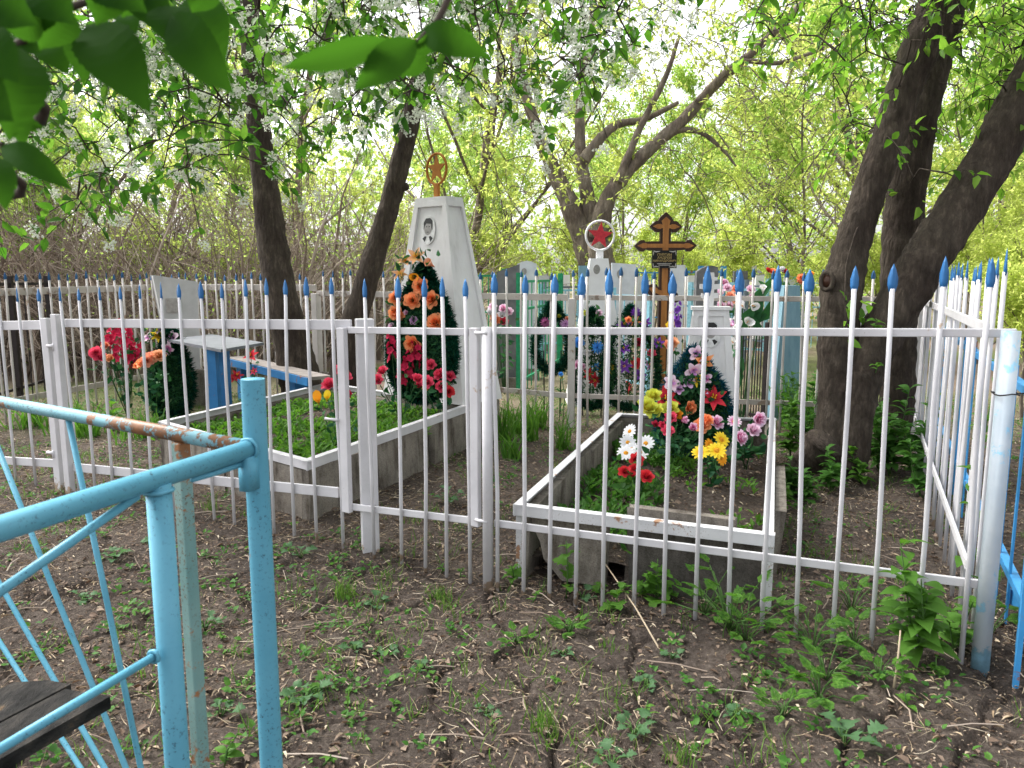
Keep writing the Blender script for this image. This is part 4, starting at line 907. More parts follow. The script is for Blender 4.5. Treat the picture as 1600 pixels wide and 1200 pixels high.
for t in (.15, .8):
    q = lerp(bq0, bq1, t) + bn_ * .1; a = Acc(); box(a, (q.x, q.y, .2), bu, bn_, (0, 0, 1), .07, .07, .235); put('leg', a.mesh('leg', M['benchblue']), bb)

# ------------------------------------------------------------------ artificial flowers
COLS = {'red': (.62, .03, .06), 'rose': (.72, .06, .14), 'crimson': (.5, .02, .07), 'orange': (.95, .26, .07), 'salmon': (.85, .3, .16), 'yellow': (.85, .62, .03), 'lemon': (.75, .72, .1),
        'white': (.82, .82, .84), 'pink': (.82, .25, .5), 'lilac': (.62, .3, .62), 'purple': (.2, .06, .42), 'blue': (.08, .32, .75), 'amber': (.9, .4, .03), 'peach': (.9, .45, .22), 'palepink': (.85, .55, .68), 'mauve': (.4, .12, .28)}
EDGE = {'pink': (.85, .68, .8), 'rose': (.8, .1, .18), 'orange': (.95, .42, .2), 'lemon': (.62, .66, .1), 'salmon': (.88, .42, .28), 'palepink': (.84, .66, .78), 'lilac': (.75, .5, .76), 'red': (.7, .05, .06), 'yellow': (.88, .66, .05), 'peach': (.88, .5, .3)}
CENT = {'rose': (.42, .02, .06), 'orange': (.8, .32, .05), 'pink': (.7, .12, .42), 'red': (.35, .01, .02), 'yellow': (.75, .2, .02), 'lemon': (.75, .45, .05), 'salmon': (.8, .25, .08), 'white': (.8, .8, .7), 'palepink': (.75, .25, .5), 'peach': (.75, .5, .08)}
def petalmat(name, c, e_, q_):
    m, nt, b = nodes(name); L = nt.links; tc = N(nt, 'ShaderNodeTexCoord'); vl = N(nt, 'ShaderNodeVectorMath', operation='LENGTH'); L.new(tc.outputs['Object'], vl.inputs[0])
    n1 = N(nt, 'ShaderNodeTexNoise', Scale=3.0, Detail=4.0); L.new(tc.outputs['Object'], n1.inputs['Vector'])
    ad = N(nt, 'ShaderNodeMath', operation='MULTIPLY_ADD'); L.new(n1.outputs['Fac'], ad.inputs[0]); ad.inputs[1].default_value = .4; L.new(vl.outputs['Value'], ad.inputs[2])
    r = ramp(nt, [(.3, q_), (.65, c), (.98, e_)]); L.new(ad.outputs[0], r.inputs['Fac']); L.new(r.outputs['Color'], b.inputs['Base Color']); b.inputs['Roughness'].default_value = .7; b.inputs['Specular IOR Level'].default_value = .15
    t = N(nt, 'ShaderNodeBsdfTranslucent'); L.new(r.outputs['Color'], t.inputs['Color']); mx = N(nt, 'ShaderNodeMixShader'); mx.inputs[0].default_value = .25
    L.new(b.outputs[0], mx.inputs[1]); L.new(t.outputs[0], mx.inputs[2]); L.new(mx.outputs[0], nt.nodes['Material Output'].inputs['Surface'])
    return m
for k_, c_ in COLS.items(): M['p_' + k_] = petalmat('petal_' + k_, c_, EDGE.get(k_, c_), CENT.get(k_, tuple(x * .7 for x in c_)))
M['stem'] = flat('green_stem', (.03, .1, .03), .6); M['weedstem'] = flat('weed_stem', (.06, .13, .03), .8)
FL = {}
def petal(acc, r0, r1, w, z0, z1, ang, cup=.15, m=0, tip=.0, n=5):
    """petal from radius r0 to r1, cupped, pointed or round"""
    V = []; T = []
    for i_ in range(n):
        t = i_ / (n - 1); r = r0 + (r1 - r0) * t; ww = w * math.sin(math.pi * (.12 + .80 * t)) ** .7 * (1 - tip * t * t)
        z = z0 + (z1 - z0) * t - cup * (t - .5) ** 2 * abs(r1 - r0)
        for s in (-1, 0, 1): V.append((r, s * ww / 2, z + abs(s) * ww * .16))
    ca, sa = math.cos(ang), math.sin(ang); V = [(x * ca - y * sa, x * sa + y * ca, z) for x, y, z in V]
    for i_ in range(n - 1):
        for s in (0, 1):
            q = i_ * 3 + s; T += [(q, q + 3, q + 4), (q, q + 4, q + 1)]
    acc.add(V, T, m)
def flower(kind, col):
    key = (kind, col)
    if key in FL: return FL[key]
    a = Acc(); mats = [M['p_' + col]]; R = random.Random(hash(kind) % 1000 if False else len(FL) + 3)
    if kind == 'rose':           # unit radius about 1
        for ring, (n, r0, r1, z0, z1, w) in enumerate(((3, .02, .15, 0, .8, .3), (4, .04, .28, -.05, .84, .42), (5, .07, .43, -.1, .8, .52), (5, .09, .6, -.14, .68, .64), (6, .1, .8, -.2, .48, .72), (6, .1, 1.0, -.25, .18, .8))):
            for k in range(n): petal(a, r0, r1 * R.uniform(.92, 1.06), w, z0 - .1, z1 * R.uniform(.9, 1.1), k * 6.283 / n + ring * .6 + R.uniform(-.15, .15), .5 * (ring > 1))
    elif kind == 'daisy':
        mats.append(M['p_amber'])
        for k in range(14): petal(a, .15, 1.0 * R.uniform(.92, 1.05), .36, .02, .08 + R.uniform(-.08, .08), k * 6.283 / 14, .2)
        tube(a, [(0, 0, -.05), (0, 0, .05), (0, 0, .1)], [.22, .26, .14], 10, 1)
    elif kind == 'lily':
        mats.append(M['p_yellow'])
        for k in range(6): petal(a, .08, 1.0 * R.uniform(.92, 1.05), .52, -.1, .3 - .2 * (k % 2), k * 6.283 / 6, .5, tip=.75)
        for k in range(4): tube(a, [(0, 0, 0), (.18 * math.cos(k * 1.57), .18 * math.sin(k * 1.57), .4)], .035, 5, 1)
    elif kind == 'orchid':
        mats.append(M['p_lilac'])
        for k in range(5): petal(a, .08, .95, .8 if k in (1, 4) else .6, 0, .2, k * 6.283 / 5 + .3, .4)
        for k in range(3): petal(a, .02, .4, .35, 0, .35, k * 2.09 + 1.3, .3, 1)
    elif kind == 'calla':        # rolled spathe
        V = []; T = []; n = 12; mats.append(M['p_yellow'])
        for i_ in range(5):
            t = i_ / 4
            for k in range(n):
                an = k / n * 6.283; r = (.1 + .55 * t ** 1.6) * (1 + .5 * t * max(0, math.cos(an))); V.append((r * math.cos(an), r * math.sin(an) * .85, -.9 + 1.5 * t + .5 * t * t * max(0, math.cos(an)) ** 2))
        for i_ in range(4):
            for k in range(n):
                q, q2 = i_ * n + k, i_ * n + (k + 1) % n; T += [(q, q2, q2 + n), (q, q2 + n, q + n)]
        a.add(V, T); tube(a, [(0, 0, -.6), (0, 0, .45)], [.07, .05], 6, 1)
    elif kind == 'bud':
        for ring, (n, r1, z1) in enumerate(((3, .3, 1.1), (4, .48, 1.0), (5, .62, .8))):
            for k in range(n): petal(a, .05, r1, .6, -.5, z1 * .7, k * 6.283 / n + ring, -.6)
    elif kind == 'pom':
        for ring in range(5):
            n = (5, 8, 11, 12, 10)[ring]; th = (.2, .55, .95, 1.3, 1.7)[ring]
            for k in range(n):
                r1 = math.sin(th); petal(a, .2 * r1, r1, .3, .25 * math.cos(th), math.cos(th) * .9, k * 6.283 / n + ring * .3, .1, tip=.6)
    elif kind == 'spike':        # gladiolus-like spray of small blooms
        for k in range(9):
            z = -1 + 2.0 * k / 8; an = k * 2.4; r = .42 * (1 - .35 * k / 8); cx, cy = r * .6 * math.cos(an), r * .6 * math.sin(an); b0 = Acc()
            for j_ in range(5): petal(b0, .02, r, .32, 0, .16, j_ * 1.257, .3)
            V = np.concatenate(b0.V); V = V @ np.array(Vector((math.cos(an), math.sin(an), .4)).to_track_quat('Z', 'Y').to_matrix()).T + np.array((cx, cy, z)); a.add(V, np.concatenate(b0.T))
    me = a.mesh('flower_' + kind, mats, True); FL[key] = me
    return me
CAMP = Vector((0, 0, H))
def head(root, p, kind, col, size, face=None, jit=.35, name=None):
    f = face if face is not None else ((CAMP - p).normalized() + Vector((0, 0, .35)))
    f = Vector(f) + Vector((random.gauss(0, jit), random.gauss(0, jit * .5), random.gauss(0, jit)))
    return put_local(name or {'rose': 'rose', 'daisy': 'daisy', 'lily': 'lily', 'orchid': 'orchid', 'calla': 'calla', 'bud': 'rosebud', 'pom': 'chrysanthemum', 'spike': 'flower_spray'}[kind], flower(kind, col), root, frame(p, f, size, random.uniform(0, 6.28)))
def bouquet(name, label, base, heads, leafn=40, leafl=.07, spread=.1, cat='bouquet', lo=.02, group=None, leafmat_='fakeleaf', pot=None):
    """heads: (px, py, depth, kind, colour, radius)"""
    base = Vector(base); r = thing(name, label, cat, base, group); st = Acc(); tips = []
    for (px, py, Y, kind, col, s) in heads:
        p = D(px, py, Y); head(r, p, kind, col, s, face=Vector((random.gauss(0, .4), -1, .8)) if kind != 'spike' else Vector((random.gauss(0, .2), 0, 1)), jit=.25); tips.append(p)
        b_ = base + Vector((random.gauss(0, .015), random.gauss(0, .015), -.01)); mid = b_.lerp(p, .55) + Vector((random.gauss(0, .01), random.gauss(0, .01), .02)); tube(st, [b_, mid, p], .0035, 5)
    put('stems', st.mesh('stems', M['stem'], True), r)
    if leafn:
        P = []; Dv = []
        for k in range(leafn):
            t = random.choice(tips); u = random.uniform(.25, .95); q = base.lerp(t, u) + Vector((random.gauss(0, spread * .35), random.gauss(0, spread * .35), random.gauss(0, .02))); P.append(q); Dv.append((random.gauss(0, 1), random.gauss(0, 1), random.gauss(.2, .6)))
        a = Acc(); leaves(a, np.array(P), np.array(Dv), rdir(leafn), leafl * np.random.default_rng(leafn).uniform(.6, 1.2, leafn), leafl * .5, 8); setp(put('foliage', a.mesh('foliage', M[leafmat_], True), r), kind='stuff')
    return r
def soilz(p, z): return Vector((p.x, p.y, z))
# tall kerb: red roses and callas
b0 = D(625, 640, 6.0); bouquet('rose_bouquet', 'coral red roses and crimson spray under the big orange-flowered wreath', soilz(b0, .24),
    [(590, 594, 5.85, 'rose', 'rose', .055), (598, 580, 5.95, 'rose', 'rose', .05), (652, 592, 5.8, 'rose', 'rose', .05), (668, 597, 5.75, 'rose', 'rose', .055), (612, 543, 6.05, 'spike', 'crimson', .09), (640, 565, 6.0, 'spike', 'crimson', .1), (655, 552, 6.0, 'spike', 'crimson', .09), (628, 578, 6.0, 'spike', 'crimson', .09)], 40, .08)
b0 = D(690, 640, 5.9); bouquet('rose_bouquet', 'tight bunch of coral red roses at the corner of the tall kerb', soilz(b0, .24),
    [(673, 570, 5.95, 'rose', 'rose', .05), (687, 585, 5.9, 'rose', 'rose', .055), (703, 588, 5.95, 'rose', 'rose', .05), (690, 604, 5.85, 'rose', 'rose', .055), (702, 612, 5.85, 'rose', 'red', .05), (655, 603, 5.85, 'bud', 'rose', .05), (664, 606, 5.8, 'rose', 'amber', .03)], 40, .08)
b0 = D(530, 640, 5.6); bouquet('rose_bouquet', 'red roses beside the square white gatepost', soilz(b0, .24),
    [(514, 601, 5.5, 'rose', 'rose', .06), (539, 588, 5.6, 'rose', 'rose', .055), (530, 578, 5.6, 'rose', 'rose', .045), (540, 617, 5.5, 'rose', 'crimson', .05)], 16, .07)
b0 = D(525, 670, 5.0); bouquet('calla_bouquet', 'yellow orange callas among green weeds', soilz(b0, .24),
    [(497, 626, 5.0, 'calla', 'amber', .05), (511, 622, 5.05, 'calla', 'yellow', .04), (541, 640, 4.9, 'calla', 'amber', .05), (571, 644, 5.0, 'calla', 'amber', .03)], 18, .06)
# wreaths
def teardrop(w, h, n=60):
    pts = []
    for k in range(n):
        t = k / n * 2 * math.pi; x = math.sin(t) * w / 2 * (math.sin(t / 2) ** .9 if t <= math.pi else math.sin((2 * math.pi - t) / 2) ** .9) * 1.12
        z = h * (.5 + .5 * math.cos(t)); pts.append((x, z))
    return pts
def wreath(name, label, base, w, h, lean, heads, mat='tinsel', rad=.05, fill=False, yaw=0.0, legs=.0, needles=5200, group=None, leafn=0):
    """teardrop wreath standing on base, tilted back by lean; heads: (px, py, forward offset, kind, colour, radius)"""
    base = Vector(base); r = thing(name, label, 'wreath', base, group)
    u = Vector((math.cos(yaw), math.sin(yaw), 0)); n_ = Vector((-u.y, u.x, 0)); v = (Vector((0, 0, 1)) * math.cos(lean) + n_ * math.sin(lean)); f = u.cross(v)
    o = base + v * legs; pts = [o + u * x + v * z for x, z in teardrop(w, h)]
    a = Acc(); tube(a, pts, rad * .35, 6, closed=True); rg = put('ring', a.mesh('ring', M['stem']), r)
    rs = np.random.default_rng(len(label)); k = rs.integers(0, len(pts), needles); PP = np.array([tuple(p) for p in pts]); nx_ = PP[(k + 1) % len(pts)]; tt_ = rs.random(needles)[:, None]
    P = PP[k] * (1 - tt_) + nx_ * tt_
    Dv = rdir(needles, rs); a = Acc(); leaves(a, P + Dv * rad * .2, Dv, rdir(needles, rs), rs.uniform(.6, 1.15, needles) * rad, .0045, 4); setp(put('tinsel', a.mesh('tinsel', M[mat], True), r), kind='stuff')
    if fill:
        if fill is True: a = Acc(); prism(a, o - f * .01, u, v, -f, [(x * .9, z * .94 + .02) for x, z in teardrop(w, h, 36)], .012); put('backing', a.mesh('backing', M['tinsel']), r)
        n3 = 2600 if fill is True else 1500; tp_ = np.array(teardrop(w, h, 60)); kk = rs.integers(0, 60, n3); sc2 = np.sqrt(rs.random(n3)); cx_ = tp_[kk] * sc2[:, None] + np.array((0, h * .42)) * (1 - sc2)[:, None]
        P = np.array(tuple(o)) + cx_[:, :1] * np.array(tuple(u)) + cx_[:, 1:] * np.array(tuple(v)) + np.array(tuple(f)) * .006; Dv = rdir(n3, rs) + np.array(tuple(f)) * .7
        a = Acc(); leaves(a, P, Dv, rdir(n3, rs), rs.uniform(.03, .07, n3), rs.uniform(.006, .022, n3), 4); setp(put('greenery', a.mesh('greenery', M['fakeleaf'], True), r), kind='stuff')
    hp = []
    for (px, py, off, kind, col, s) in heads:
        d = ray(px, py); q0 = o + f * off; t = f.dot(q0 - CAMP) / f.dot(d); p = CAMP + d * t; hp.append(p)
        head(r, p, kind, col, s, face=f + Vector((0, 0, .25)), jit=.3)
    if leafn:
        P = np.array([tuple(random.choice(hp) + u * random.gauss(0, .035) + v * random.gauss(-.01, .035) - f * .01) for _ in range(leafn)])
        a = Acc(); leaves(a, P, rdir(leafn) + np.array(tuple(f)) * .5, rdir(leafn), .07, .035, 8); setp(put('foliage', a.mesh('foliage', M['fakeleaf'], True), r), kind='stuff')
    if legs > 0:
        a = Acc()
        for s in (-1, 1): tube(a, [base + u * s * w * .2 - v * .02, o + u * s * w * .22 + v * h * .3], .007, 6)
        tube(a, [base + n_ * .3 - Vector((0, 0, .02)), o + v * h * .6], .007, 6); put('legs', a.mesh('legs', M['iron']), r)
    return r
wb = D(655, 586, 6.13); yaw1 = math.atan2(e1.y, e1.x)
wreath('wreath', 'big dark green tinsel wreath with orange roses leaning on the tall tapered monument', (wb.x + .02, wb.y - .1, .42), .60, 1.04, .12,
    [(672, 412, .05, 'calla', 'salmon', .06), (650, 401, .04, 'lily', 'peach', .09), (634, 408, .04, 'lily', 'peach', .08), (647, 433, .05, 'calla', 'amber', .055), (625, 428, .04, 'lily', 'peach', .07), (657, 447, .06, 'rose', 'orange', .075), (644, 470, .06, 'rose', 'orange', .075), (674, 468, .06, 'rose', 'orange', .075), (618, 466, .05, 'rose', 'orange', .065), (620, 489, .05, 'rose', 'orange', .075), (680, 504, .06, 'rose', 'orange', .08), (646, 501, .05, 'rose', 'lilac', .04), (635, 489, .05, 'bud', 'palepink', .035), (612, 510, .05, 'rose', 'palepink', .035), (645, 537, .06, 'rose', 'orange', .08), (652, 546, .05, 'lily', 'red', .05)],
    rad=.065, fill=True, yaw=-.25, leafn=140, needles=12000)
# wreath on the small stele
wb = D(1086, 690, 5.2)
wreath('wreath', 'teal ribbon wreath with lilies, orchids and roses before the small white stele', (wb.x, wb.y + .02, .13), .56, .74, .13,
    [(1089, 553, .05, 'orchid', 'palepink', .065), (1099, 565, .06, 'lily', 'orange', .085), (1084, 580, .06, 'orchid', 'palepink', .07), (1088, 592, .06, 'lily', 'yellow', .06), (1076, 598, .05, 'orchid', 'lilac', .05), (1049, 599, .06, 'orchid', 'palepink', .065), (1103, 592, .05, 'orchid', 'pink', .05), (1061, 609, .05, 'orchid', 'lilac', .04), (1040, 624, .07, 'lily', 'red', .1), (1115, 622, .07, 'lily', 'red', .1), (1078, 637, .07, 'rose', 'orange', .055), (1100, 612, .05, 'orchid', 'lilac', .035)],
    mat='tealtinsel', rad=.06, fill=True, leafn=90, needles=6000)
b0 = D(1055, 705, 4.95); bouquet('rose_bouquet', 'pink and yellow rosebuds with big lemon blooms under the teal wreath', soilz(b0, .14),
    [(1021, 619, 5.0, 'rose', 'lemon', .06), (1012, 637, 4.9, 'rose', 'lemon', .075), (1025, 643, 4.9, 'rose', 'lemon', .06), (1048, 638, 4.95, 'rose', 'lemon', .06), (1024, 664, 4.85, 'bud', 'rose', .04), (1048, 652, 4.85, 'rose', 'rose', .045), (1036, 665, 4.8, 'bud', 'rose', .04), (1044, 673, 4.75, 'rose', 'rose', .045), (1068, 657, 4.85, 'bud', 'pink', .042), (1083, 669, 4.8, 'bud', 'pink', .048), (1098, 664, 4.85, 'rose', 'orange', .06), (1104, 657, 4.85, 'rose', 'orange', .05), (1058, 648, 4.95, 'rose', 'amber', .04)], 80, .08, .16)
b0 = D(1165, 720, 4.9); bouquet('rose_bouquet', 'white-edged pink roses leaning over the kerb side', soilz(b0, .14),
    [(1120, 660, 4.9, 'rose', 'pink', .055), (1157, 684, 4.75, 'rose', 'pink', .055), (1147, 659, 4.95, 'daisy', 'pink', .05), (1177, 672, 4.85, 'rose', 'palepink', .055), (1186, 655, 4.9, 'rose', 'pink', .055)], 60, .08, .14)
b0 = D(1112, 745, 4.5); bouquet('daisy_bouquet', 'bright yellow gerbera bunch standing in bare soil', soilz(b0, .14),
    [(1127, 687, 4.5, 'daisy', 'yellow', .055), (1095, 707, 4.4, 'daisy', 'yellow', .055), (1120, 704, 4.38, 'daisy', 'yellow', .058), (1127, 715, 4.4, 'daisy', 'amber', .05), (1108, 696, 4.5, 'daisy', 'amber', .045)], 24, .07)
b0 = D(992, 745, 4.4); bouquet('daisy_bouquet', 'white daisies beside the kerb wall', soilz(b0, .14),
    [(984, 674, 4.5, 'daisy', 'white', .05), (981, 692, 4.4, 'daisy', 'white', .055), (1009, 693, 4.4, 'daisy', 'white', .055), (978, 708, 4.3, 'daisy', 'white', .055), (1000, 707, 4.3, 'daisy', 'white', .055), (988, 702, 4.35, 'daisy', 'white', .05)], 20, .07)
b0 = D(1000, 775, 4.1); bouquet('rose_bouquet', 'small red roses growing out of leafy weeds', soilz(b0, .14),
    [(994, 718, 4.2, 'rose', 'red', .045), (976, 737, 4.1, 'rose', 'red', .038), (992, 733, 4.15, 'rose', 'red', .04), (1010, 745, 4.05, 'rose', 'red', .045), (988, 743, 4.1, 'bud', 'red', .03)], 50, .07, .14, leafmat_='leaf_weed')
# wreaths in the next plot
def base_at(px, Y): 
    p = D(px, 500, Y); return Vector((p.x, Y, 0))
wreath('wreath', 'hollow green tinsel wreath on legs with mauve chrysanthemums', base_at(864, 7.6), .40, .66, .1, [(852, 504, .04, 'pom', 'mauve', .06), (883, 506, .04, 'pom', 'lilac', .06), (886, 498, .04, 'rose', 'salmon', .03), (873, 495, .04, 'bud', 'lemon', .035)], rad=.07, legs=.45, needles=4500)
wreath('wreath', 'green tinsel wreath with blue, yellow and red flowers', base_at(927, 7.5), .46, .95, .1, [(914, 489, .05, 'rose', 'lemon', .03), (936, 489, .05, 'rose', 'palepink', .04), (934, 543, .06, 'pom', 'blue', .07), (905, 535, .05, 'rose', 'blue', .06), (917, 552, .05, 'rose', 'white', .05), (947, 576, .06, 'daisy', 'yellow', .09), (920, 585, .06, 'lily', 'red', .07), (930, 593, .06, 'lily', 'red', .08), (903, 570, .05, 'rose', 'pink', .06), (932, 573, .06, 'lily', 'blue', .05), (910, 572, .06, 'rose', 'pink', .04)], rad=.06, legs=.1, fill='open', leafn=60)
wreath('wreath', 'dark green wreath crowded with purple flowers', base_at(988, 7.4), .62, .98, .1, [(993, 488, .05, 'pom', 'purple', .055), (975, 506, .06, 'lily', 'purple', .08), (992, 502, .06, 'lily', 'orange', .06), (982, 500, .06, 'rose', 'orange', .04), (1008, 505, .05, 'lily', 'purple', .07), (998, 535, .06, 'rose', 'crimson', .05), (975, 545, .05, 'lily', 'purple', .07), (1018, 552, .05, 'rose', 'rose', .05), (1028, 536, .05, 'lily', 'purple', .07), (994, 567, .06, 'rose', 'red', .06), (976, 572, .06, 'lily', 'purple', .08), (1014, 570, .06, 'lily', 'lilac', .06), (1000, 585, .05, 'lily', 'purple', .08), (1006, 548, .05, 'bud', 'salmon', .04)], rad=.06, legs=.1, fill='open', leafn=90)
a = Acc(); q = G(976, 606, .1); tube(a, [q + Vector((.065 * math.cos(t), 0.01 * math.sin(t), .065 * math.sin(t))) for t in np.linspace(0, 6.283, 25)[:-1]], .02, 8, closed=True)
setp(put('ribbon_ring', a.mesh('ribbon_ring', M['red'], True)), 'red ring propped on the ground below the purple wreath', 'ring')
b0 = base_at(1052, 7.5); bouquet('flower_spray', 'purple and yellow artificial sprays beside the small white stele', b0, [(1056, 490, 7.5, 'spike', 'purple', .1), (1058, 505, 7.5, 'spike', 'purple', .09), (1047, 508, 7.5, 'rose', 'yellow', .05), (1046, 540, 7.4, 'rose', 'salmon', .07), (1052, 535, 7.4, 'rose', 'peach', .06)], 40, .08, cat='flowers')
b0 = base_at(1150, 8.4); bouquet('flower_spray', 'tall pink blooms in the plot behind the small stele', b0, [(1130, 505, 8.2, 'rose', 'pink', .09), (1148, 506, 8.3, 'orchid', 'white', .1), (1158, 503, 8.2, 'orchid', 'white', .09), (1140, 510, 8.3, 'rose', 'pink', .06)], 30, .09, cat='flowers')
b0 = base_at(1140, 10.5); bouquet('flower_spray', 'spray of dusty pink flowers before the dark curved headstone', b0, [(x, y, 10.5 + random.uniform(-.3, .3), 'rose', random.choice(['salmon', 'pink', 'palepink']), .07) for x, y in ((1125, 458), (1132, 442), (1141, 462), (1128, 470), (1140, 478), (1150, 452), (1173, 452), (1148, 468), (1176, 464), (1136, 450), (1127, 477), (1155, 476))], 90, .1, .3, cat='flowers')
b0 = base_at(788, 9.0); bouquet('flower_spray', 'pink and white flowers before the plain dark grey headstone', b0, [(x, y, 8.9, 'rose', c, .06) for x, y, c in ((786, 482, 'pink'), (795, 487, 'palepink'), (784, 492, 'white'), (772, 495, 'salmon'), (766, 488, 'white'), (788, 502, 'rose'), (770, 480, 'palepink'), (775, 500, 'orange'))], 50, .08, .25, cat='flowers')
b0 = base_at(876, 7.1); bouquet('flower_spray', 'blue flower stuck in the dry leaves by the fence post', b0, [(876, 585, 7.1, 'pom', 'blue', .03), (878, 590, 7.1, 'bud', 'lemon', .03)], 8, .05, cat='flowers')
b0 = base_at(1240, 9.5); bouquet('flower_spray', 'orange, red and white flowers by the far blue fence', b0, [(1222, 421, 10, 'rose', 'white', .05), (1226, 424, 10, 'rose', 'red', .045), (1207, 424, 10, 'rose', 'orange', .05), (1200, 422, 10, 'rose', 'red', .04), (1252, 434, 10, 'rose', 'orange', .06), (1250, 440, 10, 'rose', 'salmon', .06), (1268, 428, 10, 'rose', 'amber', .04)], 60, .1, .3, cat='flowers')
# wreath of big white callas with broad dark leaves
lr = thing('lily_wreath', 'tall spray of white callas with broad glossy dark leaves by the dark iron fence', 'wreath', base_at(1165, 6.6))
for (px, py, tx, ty, wd) in ((1172, 505, 1190, 465, 24), (1190, 500, 1212, 466, 22), (1168, 512, 1150, 500, 18), (1180, 470, 1203, 445, 18), (1175, 500, 1195, 492, 20), (1152, 545, 1140, 560, 22), (1150, 555, 1160, 585, 22), (1163, 500, 1178, 482, 18), (1155, 575, 1150, 615, 20), (1190, 450, 1205, 437, 12), (1185, 520, 1175, 495, 16), (1150, 530, 1138, 548, 18)):
    a = Acc(); Y = 6.6 + random.uniform(-.08, .08); p, q = D(px, py, Y), D(tx, ty, Y - .05); dv = q - p; leaves(a, [tuple(p - dv * .1)], [tuple(dv)], [(random.gauss(0, .5), -1, random.gauss(.3, .3))], dv.length * 1.25, wd * Y / F * .95, 8); put('leaf', a.mesh('leaf', M['fakeleaf'], True), lr)
for (px, py, s) in ((1160, 478, .06), (1178, 478, .06), (1168, 503, .06), (1145, 535, .06), (1140, 555, .055), (1143, 578, .06), (1192, 452, .05), (1150, 510, .05)):
    head(lr, D(px, py, 6.5), 'calla', 'white', s, jit=.5)
a = Acc()
for (px, py) in ((1195, 455), (1160, 478), (1145, 540), (1180, 480)): tube(a, [lr.location, Vector(lr.location).lerp(D(px, py, 6.6), .5) + Vector((0, 0, .05)), D(px, py, 6.6)], .006, 6)
put('stems', a.mesh('stems', M['stem']), lr)
# left grave flowers
b0 = base_at(190, 7.4); bouquet('flower_spray', 'crimson flower sprays with coral blooms before the thicket', b0, [(x, y, 7.3 + random.uniform(-.15, .15), 'spike', 'crimson', .1) for x, y in ((172, 525), (185, 518), (200, 522), (203, 545), (195, 538), (180, 545), (212, 550), (205, 560))] + [(150, 552, 7.2, 'rose', 'rose', .07), (158, 558, 7.2, 'rose', 'rose', .06), (165, 540, 7.2, 'rose', 'salmon', .05), (172, 560, 7.2, 'rose', 'peach', .05)], 50, .1, .2, cat='flowers')
b0 = base_at(232, 7.0); bouquet('rose_bouquet', 'peach and coral roses at the foot of the dark wreath', b0, [(238, 560, 7.0, 'rose', 'salmon', .08), (248, 556, 7.0, 'rose', 'peach', .07), (222, 568, 6.95, 'rose', 'orange', .06), (230, 564, 6.95, 'rose', 'salmon', .07), (214, 572, 7.0, 'rose', 'orange', .04)], 50, .09, .15)
wb = base_at(258, 7.35); wreath('wreath', 'dark wreath with pale pink callas before the grey leaning slab', wb, .42, .82, .15, [(270, 528, .05, 'orchid', 'palepink', .08), (262, 545, .05, 'orchid', 'pink', .07), (246, 524, .05, 'lily', 'yellow', .07), (232, 528, .05, 'orchid', 'palepink', .06), (250, 516, .05, 'orchid', 'palepink', .05)], rad=.08, fill=True, legs=.02, leafn=50)
b0 = base_at(395, 8.0); bouquet('flower_spray', 'red flower behind the blue bench', b0, [(392, 556, 8.0, 'lily', 'red', .09), (370, 587, 7.6, 'lily', 'red', .07), (366, 592, 7.6, 'lily', 'red', .06), (397, 580, 7.9, 'lily', 'rose', .05)], 20, .08, cat='flowers')

# ------------------------------------------------------------------ fences of the rows behind
def bar_fence(name, label, A, B, h, mat, step=.14, rails=(.1, .95), r=.008, post=.03, n_post=2):
    A, B = Vector((A[0], A[1], 0)), Vector((B[0], B[1], 0)); root = thing(name, label, 'fence', A); Lf_ = (B - A).length; s = (B - A).normalized()
    for z in rails: a = Acc(); bar(a, A + Vector((0, 0, z * h)), B + Vector((0, 0, z * h)), .025, .03); put('rail', a.mesh('rail', M[mat]), root)
    for k in range(n_post):
        p = A.lerp(B, k / (n_post - 1)); a = Acc(); box(a, (p.x, p.y, h / 2), s, s.cross(Vector((0, 0, 1))), (0, 0, 1), post, post, h / 2 + .05); put('post', a.mesh('post', M[mat]), root)
    n_ = int(Lf_ / step); me = None
    for k in range(1, n_):
        p = A.lerp(B, k / n_)
        if me is None: a = Acc(); tube(a, [(0, 0, -.02), (0, 0, h * rails[-1])], r, 5); me = a.mesh('bar', M[mat])
        o = put_local('bar', me, root, Matrix.Translation(p))
    return root
def at(px, Y): 
    p = D(px, 430, Y); return (p.x, Y, 0)
bar_fence('iron_fence', 'green painted iron fence with two rails behind the pale curved headstone', at(812, 9.0), at(876, 11.5), 1.38, 'greenpaint', .2, (.1, .72, .96), .008, .035, 2)
bar_fence('iron_fence', 'green painted iron fence beside the tall tapered monument', at(735, 10.5), at(788, 11.8), 1.45, 'greenpaint', .2, (.1, .6, .96))
bar_fence('iron_fence', 'green painted fence half hidden behind the leaning dark trunk', at(560, 15), at(640, 14.5), 1.3, 'greenpaint', .2, (.1, .6, .96))
bar_fence('iron_fence', 'grey iron fence behind the red star obelisk', at(850, 12.5), at(925, 13.5), 1.25, 'greyrail', .16, (.1, .5, .96))
bar_fence('iron_fence', 'pale blue fence between the star obelisk and the brown cross', at(958, 9.4), at(1016, 8.9), 1.2, 'tealpaint', .16, (.1, .6, .96))
bar_fence('iron_fence', 'blue fence with a flat top rail behind the brown cross', at(1060, 12.5), at(1130, 12.5), 1.5, 'blueframe', .3, (.3, .6, .97), .01, .04, 3)
bar_fence('iron_fence', 'low grey rail fence behind the dusty pink flowers', at(1122, 13.0), at(1215, 11.5), 1.28, 'greyrail', .3, (.3, .65, .96), .01, .04, 3)
bar_fence('iron_fence', 'pale blue fence in the far row by the wood', at(1200, 14.0), at(1330, 15.5), 1.3, 'tealpaint', .2, (.2, .6, .96))
